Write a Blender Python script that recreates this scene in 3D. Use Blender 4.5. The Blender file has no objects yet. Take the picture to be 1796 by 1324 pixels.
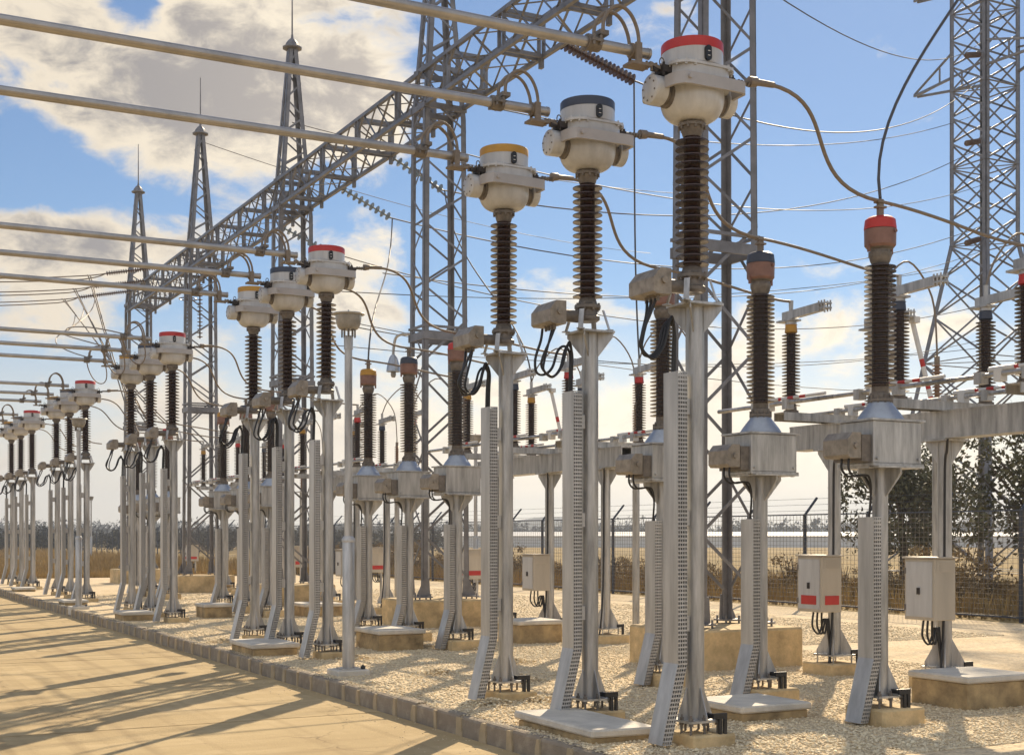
import bpy, math, random
import numpy as np
from mathutils import Vector, Matrix
random.seed(7)
rng = np.random.default_rng(7)
SC = bpy.context.scene
COL = SC.collection
PI = math.pi

# ------------------------------------------------------------------ mesh builder
class MB:
    def __init__(s):
        s.v = []; s.f = []; s.mi = []
    def add(s, vs, fs, mi=0):
        o = len(s.v)
        s.v += [tuple(p) for p in vs]
        s.f += [tuple(i + o for i in f) for f in fs]
        s.mi += [mi] * len(fs)
    def box(s, x0, x1, y0, y1, z0, z1, mi=0):
        s.add([(x0,y0,z0),(x1,y0,z0),(x1,y1,z0),(x0,y1,z0),(x0,y0,z1),(x1,y0,z1),(x1,y1,z1),(x0,y1,z1)],
              [(3,2,1,0),(4,5,6,7),(0,1,5,4),(1,2,6,5),(2,3,7,6),(3,0,4,7)], mi)
    def cbox(s, x0, x1, y0, y1, z0, z1, b=.01, mi=0):
        # box with chamfered edges
        vs = []
        for sz, z in ((-1, z0), (1, z1)):
            pass
        xs, ys, zs = (x0, x1), (y0, y1), (z0, z1)
        idx = {}
        for i in (0,1):
            for j in (0,1):
                for k in (0,1):
                    sx, sy, sz = 1-2*i, 1-2*j, 1-2*k
                    p = (xs[i], ys[j], zs[k])
                    idx[i,j,k,0] = len(vs); vs.append((p[0], p[1]+sy*b, p[2]+sz*b))
                    idx[i,j,k,1] = len(vs); vs.append((p[0]+sx*b, p[1], p[2]+sz*b))
                    idx[i,j,k,2] = len(vs); vs.append((p[0]+sx*b, p[1]+sy*b, p[2]))
        fs = []
        def q(*ks): fs.append([idx[k] for k in ks])
        for i in (0,1):
            q((i,0,0,0),(i,1,0,0),(i,1,1,0),(i,0,1,0))
            q((0,i,0,1),(1,i,0,1),(1,i,1,1),(0,i,1,1))
            q((0,0,i,2),(1,0,i,2),(1,1,i,2),(0,1,i,2))
        for i in (0,1):
            for j in (0,1):
                q((0,i,j,1),(1,i,j,1),(1,i,j,2),(0,i,j,2))
                q((i,0,j,0),(i,1,j,0),(i,1,j,2),(i,0,j,2))
                q((i,j,0,0),(i,j,1,0),(i,j,1,1),(i,j,0,1))
        for i in (0,1):
            for j in (0,1):
                for k in (0,1):
                    q((i,j,k,0),(i,j,k,1),(i,j,k,2))
        # orient outward
        c = Vector(((x0+x1)/2,(y0+y1)/2,(z0+z1)/2)); out = []
        for f in fs:
            P = [Vector(vs[i]) for i in f]
            n = (P[1]-P[0]).cross(P[2]-P[0]); m = sum(P, Vector())/len(P)
            out.append(f if n.dot(m-c) > 0 else f[::-1])
        s.add(vs, out, mi)
    def lathe(s, prof, n=20, c=(0,0,0), axis='z', cap=True, mi=0, sx=1, sy=1):
        vs = []; fs = []
        for r, z in prof:
            for k in range(n):
                a = 2*PI*k/n
                p = (r*math.cos(a)*sx, r*math.sin(a)*sy, z)
                if axis == 'x': p = (p[2], p[0], p[1])
                elif axis == 'y': p = (p[1], p[2], p[0])
                vs.append((p[0]+c[0], p[1]+c[1], p[2]+c[2]))
        for i in range(len(prof)-1):
            for k in range(n):
                k2 = (k+1) % n
                fs.append((i*n+k, i*n+k2, (i+1)*n+k2, (i+1)*n+k))
        if cap:
            fs.append(tuple(range(n))[::-1]); m = (len(prof)-1)*n
            fs.append(tuple(range(m, m+n)))
        s.add(vs, fs, mi)
    def tube(s, pts, r, n=8, mi=0, cap=True):
        P = [Vector(p) for p in pts]; m = len(P)
        rs = r if isinstance(r, (list, tuple)) else [r]*m
        vs = []; u = None
        for i in range(m):
            t = (P[min(i+1,m-1)]-P[max(i-1,0)]).normalized()
            if u is None:
                u = t.orthogonal().normalized()
            else:
                u = (u - t*u.dot(t)); u = u.normalized() if u.length > 1e-6 else t.orthogonal().normalized()
            w = t.cross(u)
            for k in range(n):
                a = 2*PI*k/n
                vs.append(P[i] + (u*math.cos(a) + w*math.sin(a))*rs[i])
        fs = []
        for i in range(m-1):
            for k in range(n):
                k2 = (k+1) % n
                fs.append((i*n+k, i*n+k2, (i+1)*n+k2, (i+1)*n+k))
        if cap:
            fs.append(tuple(range(n))[::-1]); fs.append(tuple(range((m-1)*n, m*n)))
        s.add(vs, fs, mi)
    def bar(s, a, b, w, h=None, up=(0,0,1), mi=0):
        h = h or w
        a = Vector(a); b = Vector(b); t = (b-a).normalized(); up = Vector(up)
        if abs(t.dot(up)) > .98: up = Vector((1,0,0))
        x = t.cross(up).normalized(); y = x.cross(t)
        vs = []
        for p in (a, b):
            for sx, sy in ((-1,-1),(1,-1),(1,1),(-1,1)):
                vs.append(p + x*(sx*w/2) + y*(sy*h/2))
        s.add(vs, [(3,2,1,0),(4,5,6,7),(0,1,5,4),(1,2,6,5),(2,3,7,6),(3,0,4,7)], mi)
    def angle(s, a, b, w, t, sx, sy, mi=0):
        # near-vertical L section, flanges towards (sx,0) and (0,sy)
        a = Vector(a); b = Vector(b)
        for dx, dy in ((w*sx, t*sy), (t*sx, w*sy)):
            vs = []
            for p in (a, b):
                vs += [p, p+Vector((dx,0,0)), p+Vector((dx,dy,0)), p+Vector((0,dy,0))]
            fl = [(3,2,1,0),(4,5,6,7),(0,1,5,4),(1,2,6,5),(2,3,7,6),(3,0,4,7)]
            if sx*sy < 0: fl = [f[::-1] for f in fl]
            s.add(vs, fl, mi)
    def prism(s, poly, plane, d0, d1, mi=0):
        # polygon in a coordinate plane ('xz','yz','xy') extruded along the third axis
        n = len(poly); vs = []
        for d in (d0, d1):
            for a, b in poly:
                vs.append({'xz':(a,d,b),'yz':(d,a,b),'xy':(a,b,d)}[plane])
        fs = [tuple(range(n))[::-1], tuple(range(n,2*n))]
        for i in range(n):
            j = (i+1) % n
            fs.append((i, j, n+j, n+i))
        s.add(vs, fs, mi)
    def build(s, name, mats, parent=None, smooth=None):
        me = bpy.data.meshes.new(name)
        me.from_pydata([tuple(p) for p in s.v], [], s.f)
        if not isinstance(mats, (list, tuple)): mats = [mats]
        for m in mats: me.materials.append(m)
        if len(mats) > 1: me.polygons.foreach_set('material_index', s.mi)
        if smooth:
            me.polygons.foreach_set('use_smooth', [True]*len(me.polygons))
            me.set_sharp_from_angle(angle=math.radians(smooth))
        me.update()
        o = bpy.data.objects.new(name, me); COL.objects.link(o)
        if parent: o.parent = parent
        return o

def npmesh(name, v, f, mat, parent=None):
    v = np.asarray(v, np.float32); f = np.asarray(f, np.int32)
    me = bpy.data.meshes.new(name)
    me.vertices.add(len(v)); me.vertices.foreach_set('co', v.ravel())
    k = f.shape[1]
    me.loops.add(f.size); me.loops.foreach_set('vertex_index', f.ravel())
    me.polygons.add(len(f)); me.polygons.foreach_set('loop_start', np.arange(0, f.size, k, dtype=np.int32))
    me.materials.append(mat); me.update(); me.validate()
    o = bpy.data.objects.new(name, me); COL.objects.link(o)
    if parent: o.parent = parent
    return o

def tag(o, label=None, cat=None, group=None, kind=None):
    if label: o['label'] = label
    if cat: o['category'] = cat
    if group: o['group'] = group
    if kind: o['kind'] = kind
    return o
def thing(name, label, cat, loc=(0,0,0), group=None):
    o = bpy.data.objects.new(name, None); COL.objects.link(o)
    o.location = loc; o.empty_display_size = .2
    return tag(o, label, cat, group)
KIDS = {}
def dup(root, loc, label, rz=None):
    def cp(o, par):
        c = o.copy(); COL.objects.link(c)
        if par: c.parent = par
        for ch in o.children: cp(ch, c)
        return c
    r = cp(root, None); r.location = loc; r['label'] = label
    if rz is not None: r.rotation_euler.z = rz
    return r
def bez(p0, p1, p2, p3, n=14):
    p0, p1, p2, p3 = map(Vector, (p0, p1, p2, p3)); out = []
    for i in range(n+1):
        t = i/n; u = 1-t
        out.append(p0*u**3 + p1*3*u*u*t + p2*3*u*t*t + p3*t**3)
    return out
def spline(pts, n=6):
    P = [Vector(p) for p in pts]; out = []
    for i in range(len(P)-1):
        a = P[max(i-1,0)]; b = P[i]; c = P[i+1]; d = P[min(i+2,len(P)-1)]
        for k in range(n):
            t = k/n
            out.append(.5*((2*b) + (c-a)*t + (2*a-5*b+4*c-d)*t*t + (3*b-a-3*c+d)*t**3))
    out.append(P[-1]); return out

# ------------------------------------------------------------------ materials
def mat(name, col, rough=.6, metal=0., var=.12, scale=6., bump=0., bscale=40., coat=0., streak=False, spec=None):
    m = bpy.data.materials.new(name); m.use_nodes = True
    nt = m.node_tree; N = nt.nodes; L = nt.links
    b = N['Principled BSDF']
    b.inputs['Roughness'].default_value = rough; b.inputs['Metallic'].default_value = metal
    if coat: b.inputs['Coat Weight'].default_value = coat; b.inputs['Coat Roughness'].default_value = .12
    if spec is not None: b.inputs['Specular IOR Level'].default_value = spec
    tc = N.new('ShaderNodeTexCoord'); src = tc.outputs['Object']
    if streak:
        mp = N.new('ShaderNodeMapping'); mp.inputs['Scale'].default_value = (1,1,.12)
        L.new(src, mp.inputs['Vector']); src2 = mp.outputs['Vector']
    else: src2 = src
    oi = N.new('ShaderNodeObjectInfo'); ad = N.new('ShaderNodeVectorMath'); ad.operation = 'ADD'
    sc_ = N.new('ShaderNodeMath'); sc_.operation = 'MULTIPLY'; sc_.inputs[1].default_value = 40
    L.new(oi.outputs['Random'], sc_.inputs[0]); L.new(src2, ad.inputs[0]); L.new(sc_.outputs[0], ad.inputs[1])
    n = N.new('ShaderNodeTexNoise'); n.inputs['Scale'].default_value = scale; n.inputs['Detail'].default_value = 8
    n.inputs['Roughness'].default_value = .65
    L.new(ad.outputs[0], n.inputs['Vector'])
    cr = N.new('ShaderNodeValToRGB')
    cr.color_ramp.elements[0].position = .3; cr.color_ramp.elements[1].position = .72
    lo = [max(0, c*(1-var*1.6)) for c in col]; hi = [min(1, c*(1+var)) for c in col]
    cr.color_ramp.elements[0].color = (*lo,1); cr.color_ramp.elements[1].color = (*hi,1)
    L.new(n.outputs['Fac'], cr.inputs['Fac']); L.new(cr.outputs['Color'], b.inputs['Base Color'])
    if bump:
        n2 = N.new('ShaderNodeTexNoise'); n2.inputs['Scale'].default_value = bscale; n2.inputs['Detail'].default_value = 5
        L.new(src, n2.inputs['Vector'])
        bp = N.new('ShaderNodeBump'); bp.inputs['Strength'].default_value = bump; bp.inputs['Distance'].default_value = .02
        L.new(n2.outputs['Fac'], bp.inputs['Height']); L.new(bp.outputs['Normal'], b.inputs['Normal'])
    return m
M = {}
M['galv'] = mat('galvanised_steel', (.49,.485,.475), .38, .6, .30, 11, streak=True)
M['tray'] = mat('tray_steel', (.52,.515,.505), .40, .5, .2, 7, streak=True)
M['lattice'] = mat('lattice_steel', (.225,.222,.232), .45, .4, .22, 3)
M['beamsteel'] = mat('beam_steel', (.215,.218,.235), .45, .4, .25, 3)
M['porc'] = mat('brown_porcelain', (.046,.022,.016), .25, 0, .25, 12, coat=.4)
M['poly'] = mat('pale_polymer', (.30,.20,.14), .5)
M['head'] = mat('grey_white_paint', (.55,.555,.56), .33, 0, .18, 4, coat=.25, streak=True)
M['strap'] = mat('terminal_strap', (.44,.42,.41), .4, .2, .08, 4)
M['flange'] = mat('flange_grey', (.20,.175,.15), .55, .3, .25, 14)
M['dark'] = mat('dark_fitting', (.055,.045,.04), .5, .4, .3, 18)
M['capbrown'] = mat('cap_red_brown', (.24,.13,.10), .5, .1, .15, 10)
M['cone'] = mat('cone_aluminium', (.42,.46,.52), .35, .6, .1, 8)
M['yellow'] = mat('yellow_band', (.50,.265,.03), .45, 0, .08)
M['red'] = mat('red_band', (.50,.032,.025), .45, 0, .08)
M['black'] = mat('dark_band', (.045,.055,.085), .45, 0, .1)
M['white'] = mat('white_paint', (.7,.69,.66), .5, 0, .06)
M['box'] = mat('cast_box', (.34,.30,.25), .5, .3, .25, 9, bump=.1, bscale=60)
M['cabinet'] = mat('cabinet_beige', (.50,.45,.37), .55, 0, .12, 3, streak=True)
M['cable'] = mat('black_cable', (.018,.018,.02), .4, 0, .2)
M['wire'] = mat('aluminium_conductor', (.24,.195,.15), .55, .25, .15, 20)
M['farwire'] = mat('dark_conductor', (.085,.08,.08), .6, .1, .1)
M['pipe'] = mat('busbar_aluminium', (.44,.42,.40), .36, .75, .16, 3.5)
M['pit'] = mat('pit_concrete', (.46,.33,.165), .9, 0, .35, 4, bump=.5, bscale=30)
M['lid'] = mat('lid_concrete', (.66,.61,.52), .85, 0, .16, 3, bump=.35, bscale=40)
M['footing'] = mat('footing_concrete', (.66,.495,.265), .9, 0, .28, 3, bump=.4, bscale=35)
M['glass'] = mat('string_glass', (.22,.27,.30), .15, 0, .1, coat=.5)
M['stringbrown'] = mat('string_brown', (.10,.055,.035), .3, 0, .2, coat=.3)
M['gauge'] = mat('gauge_black', (.012,.012,.013), .25, 0, .1)
M['fence'] = mat('fence_steel', (.065,.075,.10), .6, .3, .15)
M['mesh'] = mat('fence_wire', (.22,.20,.17), .6, .4, .1)
M['bark'] = mat('bark', (.10,.075,.05), .9, 0, .25, 6)
M['leaf'] = mat('olive_leaf', (.13,.12,.05), .7, 0, .45, 1.2)
M['dryleaf'] = mat('dry_leaf', (.30,.20,.075), .8, 0, .35, 1.5)
M['drygrass'] = mat('dry_grass', (.42,.28,.095), .85, 0, .4, .25)
M['wood'] = mat('far_wood', (.055,.055,.04), .9, 0, .4, .05)
M['hill'] = mat('far_hill', (.07,.075,.06), .95, 0, .3, .004)
M['white_wall'] = mat('white_sheeting', (.7,.69,.66), .6, 0, .1, .2)
M['lampglass'] = mat('lamp_bowl', (.30,.285,.26), .2, 0, .25, 8, coat=.3)

def ground_mat(name, cols, scales, bump, rough=.95, cell=None, cracks=False):
    m = bpy.data.materials.new(name); m.use_nodes = True
    nt = m.node_tree; N = nt.nodes; L = nt.links; b = N['Principled BSDF']
    b.inputs['Roughness'].default_value = rough; b.inputs['Specular IOR Level'].default_value = .2
    tc = N.new('ShaderNodeTexCoord'); prev = None
    base = N.new('ShaderNodeRGB'); base.outputs[0].default_value = (*cols[0],1); prev = base.outputs[0]
    for (c, s_, lo, hi) in scales:
        n = N.new('ShaderNodeTexNoise'); n.inputs['Scale'].default_value = s_; n.inputs['Detail'].default_value = 9
        n.inputs['Roughness'].default_value = .62
        L.new(tc.outputs['Object'], n.inputs['Vector'])
        mr = N.new('ShaderNodeMapRange'); mr.inputs[1].default_value = lo; mr.inputs[2].default_value = hi
        L.new(n.outputs['Fac'], mr.inputs[0])
        mx = N.new('ShaderNodeMix'); mx.data_type = 'RGBA'
        L.new(mr.outputs[0], mx.inputs['Factor']); L.new(prev, mx.inputs['A']); mx.inputs['B'].default_value = (*c,1)
        prev = mx.outputs['Result']
    if cracks:
        def layer(prev, fac, c, amt):
            mm = N.new('ShaderNodeMath'); mm.operation = 'MULTIPLY'; mm.inputs[1].default_value = amt; L.new(fac, mm.inputs[0])
            mx = N.new('ShaderNodeMix'); mx.data_type = 'RGBA'; L.new(mm.outputs[0], mx.inputs['Factor'])
            L.new(prev, mx.inputs['A']); mx.inputs['B'].default_value = (*c,1); return mx.outputs['Result']
        nz = N.new('ShaderNodeTexNoise'); nz.inputs['Scale'].default_value = 1.3; nz.inputs['Detail'].default_value = 6; L.new(tc.outputs['Object'], nz.inputs['Vector'])
        va = N.new('ShaderNodeVectorMath'); va.operation = 'ADD'; L.new(tc.outputs['Object'], va.inputs[0]); L.new(nz.outputs['Color'], va.inputs[1])
        vo = N.new('ShaderNodeTexVoronoi'); vo.feature = 'DISTANCE_TO_EDGE'; vo.inputs['Scale'].default_value = .36; L.new(va.outputs[0], vo.inputs['Vector'])
        cm = N.new('ShaderNodeMapRange'); L.new(vo.outputs['Distance'], cm.inputs[0]); cm.inputs[1].default_value = .002; cm.inputs[2].default_value = .007; cm.inputs[3].default_value = 1; cm.inputs[4].default_value = 0
        gate = N.new('ShaderNodeMapRange'); L.new(nz.outputs['Fac'], gate.inputs[0]); gate.inputs[1].default_value = .45; gate.inputs[2].default_value = .6
        gm = N.new('ShaderNodeMath'); gm.operation = 'MULTIPLY'; L.new(cm.outputs[0], gm.inputs[0]); L.new(gate.outputs[0], gm.inputs[1])
        prev = layer(prev, gm.outputs[0], (.13,.095,.05), .7)
        for sc3, c, amt, lo, hi in (((.35,1.9,1),(.60,.46,.26),.65,.5,.68),((2.2,.05,1),(.30,.215,.115),.6,.52,.72),((.22,3.2,1),(.36,.26,.14),.5,.55,.7)):
            mp = N.new('ShaderNodeMapping'); mp.inputs['Scale'].default_value = sc3; L.new(tc.outputs['Object'], mp.inputs['Vector'])
            q = N.new('ShaderNodeTexNoise'); q.inputs['Scale'].default_value = 1.6; q.inputs['Detail'].default_value = 7; L.new(mp.outputs[0], q.inputs['Vector'])
            r_ = N.new('ShaderNodeMapRange'); L.new(q.outputs['Fac'], r_.inputs[0]); r_.inputs[1].default_value = lo; r_.inputs[2].default_value = hi
            prev = layer(prev, r_.outputs[0], c, amt)
        vs_ = N.new('ShaderNodeTexVoronoi'); vs_.inputs['Scale'].default_value = 3.2; L.new(tc.outputs['Object'], vs_.inputs['Vector'])
        sp_ = N.new('ShaderNodeMapRange'); L.new(vs_.outputs['Distance'], sp_.inputs[0]); sp_.inputs[1].default_value = .03; sp_.inputs[2].default_value = .075; sp_.inputs[3].default_value = 1; sp_.inputs[4].default_value = 0
        prev = layer(prev, sp_.outputs[0], (.22,.16,.09), .55)
    h = None
    if cell:
        vo = N.new('ShaderNodeTexVoronoi'); vo.inputs['Scale'].default_value = cell
        L.new(tc.outputs['Object'], vo.inputs['Vector'])
        hs = N.new('ShaderNodeMix'); hs.data_type = 'RGBA'; hs.blend_type = 'MULTIPLY'
        g = N.new('ShaderNodeMapRange'); sp = N.new('ShaderNodeSeparateColor')
        L.new(vo.outputs['Color'], sp.inputs[0]); L.new(sp.outputs[0], g.inputs[0])
        g.inputs[3].default_value = .72; g.inputs[4].default_value = 1.12
        hs.inputs['Factor'].default_value = 1
        L.new(prev, hs.inputs['A']); L.new(g.outputs[0], hs.inputs['B']); prev = hs.outputs['Result']
        h = vo.outputs['Distance']
    else:
        n = N.new('ShaderNodeTexNoise'); n.inputs['Scale'].default_value = 55; n.inputs['Detail'].default_value = 6
        L.new(tc.outputs['Object'], n.inputs['Vector']); h = n.outputs['Fac']
    bp = N.new('ShaderNodeBump'); bp.inputs['Strength'].default_value = bump; bp.inputs['Distance'].default_value = .02
    bp.invert = bool(cell)
    L.new(h, bp.inputs['Height']); L.new(bp.outputs['Normal'], b.inputs['Normal'])
    L.new(prev, b.inputs['Base Color'])
    return m
M['road'] = ground_mat('road_concrete', [(.50,.38,.205)], [((.42,.31,.165),.35,.42,.68),((.60,.465,.27),1.6,.52,.78),((.33,.235,.12),.9,.60,.80),((.25,.18,.10),4.,.66,.80),((.56,.42,.225),14,.58,.72),((.36,.26,.13),28,.62,.74)], .35, cracks=True)
M['gravel'] = ground_mat('gravel_bed', [(.76,.61,.40)], [((.64,.49,.29),.5,.45,.7),((.84,.71,.50),2.5,.5,.75),((.50,.37,.21),.9,.64,.8)], .7, cell=26)
M['field'] = ground_mat('dry_field', [(.33,.22,.075)], [((.20,.15,.06),.12,.4,.65),((.36,.26,.11),.03,.45,.7),((.14,.13,.05),.5,.6,.8)], .6)
M['kerb'] = ground_mat('kerb_concrete', [(.34,.285,.22)], [((.24,.20,.155),2.5,.4,.7),((.46,.39,.29),7,.5,.75),((.18,.15,.12),14,.62,.8)], .7)
M['mortar'] = ground_mat('kerb_mortar', [(.50,.40,.26)], [((.42,.33,.21),6,.45,.7)], .6)
M['stone'] = mat('gravel_stone', (.88,.72,.49), .9, 0, .20, 9.)

# ------------------------------------------------------------------ setting
ROADZ = -.19
def sheet(name, x0, x1, y0, y1, z, m):
    b = MB(); b.add([(x0,y0,z),(x1,y0,z),(x1,y1,z),(x0,y1,z)], [(0,1,2,3)])
    return tag(b.build(name, m), kind='structure')
def block(name, x0, x1, y0, y1, z0, z1, m):
    b = MB(); b.box(x0,x1,y0,y1,z0,z1); return tag(b.build(name, m), kind='structure')
sheet('terrain', -1290, 1290, -1290, 1290, -.30, M['field'])
block('road', -40, 5.98, -15, 320, -.28, ROADZ, M['road'])
block('field_ground', 6.12, 900, -60, 900, -.26, -.03, M['field'])
block('gravel_ground', 6.125, 23.0, -6, 62, -.2, 0, M['gravel'])
# kerb: one run of precast blocks with mortar joints
b = MB(); y = -4.
while y < 200:
    dz = random.uniform(-.012,.010); dx = random.uniform(-.012,.012); g = random.uniform(.008,.02)
    b.prism([(5.985+dx,-.27),(6.122,-.27),(6.122,.012+dz),(6.035+dx,.014+dz),(6.008+dx,.006+dz),(5.994+dx,-.016+dz)], 'xz', y+g, y+.57-g)
    c = y+.57; r_ = random.uniform
    wb, wb2, wt, wt2 = r_(.02,.10), r_(.02,.11), r_(.015,.06), r_(.015,.06)
    b.prism([(c-wb,-.265),(c+wb2,-.265),(c+wb2*.8+r_(-.02,.02),-.10),(c+wt,.0+dz),(c-wt2,.0+dz),(c-wb*.75+r_(-.02,.02),-.12)], 'yz', 5.972+dx+r_(-.004,.006), 6.012, 1)
    b.prism([(6.0125,-.1),(6.121,-.1),(6.121,.008+dz),(6.0125,.008+dz)], 'xz', c-g-.004, c+g+.004, 1)
    y += .57
tag(b.build('kerb', [M['kerb'], M['mortar']]), kind='structure')
# joints sawn across the road slabs
b = MB()
for yy in np.arange(2, 120, 4.2): b.box(-39, 5.9, yy, yy+.018, ROADZ+.0005, ROADZ+.004)
for xx in (1.4,-3.0): b.box(xx, xx+.018, -14, 300, ROADZ+.0005, ROADZ+.0045)
tag(b.build('road_joints', M['pit']), kind='structure')

def scatter_stones(n, x0, x1, y0, y1, smin, smax, z=0., dens=None):
    base = np.array([(1,0,0),(0,1,0),(-1,0,0),(0,-1,0),(0,0,.75),(0,0,-.5)], float)
    fc = np.array([(0,1,4),(1,2,4),(2,3,4),(3,0,4),(1,0,5),(2,1,5),(3,2,5),(0,3,5)])
    px = rng.uniform(x0,x1,n); py = y0 + (y1-y0)*rng.random(n)**1.5
    sz = smin + (smax-smin)*rng.random(n)**2.2
    V = base[None]*(sz[:,None,None]*rng.uniform(.6,1.15,(n,6,1)))
    V[:,:,2] *= .62
    a = rng.uniform(0,2*PI,n); t = rng.uniform(-.6,.6,n)
    ca, sa = np.cos(a)[:,None], np.sin(a)[:,None]; ct, st = np.cos(t)[:,None], np.sin(t)[:,None]
    X = V[:,:,0]; Y = V[:,:,1]; Z = V[:,:,2]
    Y, Z = Y*ct-Z*st, Y*st+Z*ct
    X, Y = X*ca-Y*sa, X*sa+Y*ca
    W = np.stack([X+px[:,None], Y+py[:,None], Z+z+sz[:,None]*.2], 2).reshape(-1,3)
    F = (fc[None]+np.arange(n)[:,None,None]*6).reshape(-1,3)
    return W, F
v1, f1 = scatter_stones(95000, 6.14, 14.5, 8.6, 30, .009, .028)
# a low heap of loose stones by the near tray foot and a few on the kerb
v2, f2 = scatter_stones(1500, 6.2, 9.0, 9.0, 16, .02, .045)
v3, f3 = scatter_stones(2600, 6.03, 6.16, 8.6, 40, .008, .026, .012)
hv, hf, ho = [], [], 0
for hx, hy in ((6.75,13.3),(7.4,13.3),(6.75,21.1),(7.4,19.2),(9.2,20.4),(9.9,19.7),(8.9,21.6),(6.95,11.5),(7.5,10.2),(9.9,10.2),(9.2,12.3),(6.5,23.3),(9.3,17.5),(8.2,15.2),(7.6,16.6)):
    q = 420; a_ = rng.uniform(0,2*PI,q); d_ = np.abs(rng.normal(0,.2,q))
    vv, ff = scatter_stones(q, 0,.001, 0,.001, .012,.036)
    vv = vv.reshape(q,6,3); vv[:,:,0] += (hx+d_*np.cos(a_)*1.2)[:,None]; vv[:,:,1] += (hy+d_*np.sin(a_))[:,None]; vv[:,:,2] += (.07*np.exp(-(d_/.2)**2)*rng.random(q))[:,None]
    hv.append(vv.reshape(-1,3)); hf.append(ff+ho); ho += q*6
v2 = np.concatenate([v2]+hv); f2 = np.concatenate([f2, np.concatenate(hf)+len(f2)//8*6])
v4, f4 = scatter_stones(900, 5.2, 5.97, 8.6, 36, .004, .014, ROADZ)
v5, f5 = scatter_stones(60000, 7.5, 20, 18, 44, .012, .032)
V = np.concatenate([v1, v2, v3, v4, v5]); o_ = np.cumsum([0,len(v1),len(v2),len(v3),len(v4)])
F_ = np.concatenate([f+o for f,o in zip((f1,f2,f3,f4,f5), o_)])
tag(npmesh('gravel_stones', V, F_, M['stone']), 'pale crushed stone covering the yard beside the kerb', 'gravel', kind='stuff')

# ------------------------------------------------------------------ concrete pieces
BAY = ['nearest','second','third','fourth','farthest']
HUE = ['red','black','yellow']
CTX = 7.05
CTY = [[9.9,11.72,13.58],[19.48,21.33,23.25],[29.2,31.3,33.4],[39.4,42.0,44.4],[49.6,52.4,54.9]]
VTX = 9.52
VTY = [[10.15,12.05,14.0],[20.0,22.0,23.95],[30.0,32.0,34.0],[40.0,42.0,44.0]]
ZTOP = 3.95

def make_footing(name, s, h, label, cat, loc, group):
    t = MB(); t.cbox(-s/2,s/2,-s/2,s/2,-.15,h,.02)
    o = t.build(name, M['footing']); o.location = loc
    return tag(o, label, cat, group)

# ------------------------------------------------------------------ support column with cable tray
def tray_parts(parent, dx, yw, xw, ztop, zbend, zend, shear, rows=5, pitch=.037):
    def sh(v):
        return [(x - (shear*(zbend-z)/(zbend-zend) if z < zbend else 0), y, z) for x, y, z in v]
    x0, x1 = dx, dx+xw; y0, y1 = -yw/2, yw/2
    segs = [(zend, zbend), (zbend, ztop)]
    t = MB()
    for a, c in segs:
        t.box(x0, x0+.004, y0+.0045, y1, a, c)          # plain left side
        t.box(x0+.0042, x1, y1-.004, y1, a, c)          # back
        t.box(x1-.004, x1, y0+.0045, y1-.0042, a, c)    # right side
    for z in (zbend+.35, zbend+(ztop-zbend)*.5, ztop-.3):
        t.box(x1+.0005, x1+.09, -.03, .03, z-.07, z+.07)
    t.v = sh(t.v)
    tr = t.build('cable_tray', M['tray'], parent)
    p = MB()
    for a, c in segs:
        for k in range(rows):
            cx = x0 + xw*k/(rows-1); w = .0095
            p.box(max(x0,cx-w/2), min(x1,cx+w/2), y0, y0+.004, a, c)
        n = int((c-a)/pitch)
        for k in range(n+1):
            z = a + (c-a)*k/n
            p.box(x0+.0005, x1-.0005, y0+.0005, y0+.0045, max(a,z-.0075), min(c,z+.0075))
    p.v = sh(p.v)
    p.build('perforated_cover', M['tray'], tr)
    return tr

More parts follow.
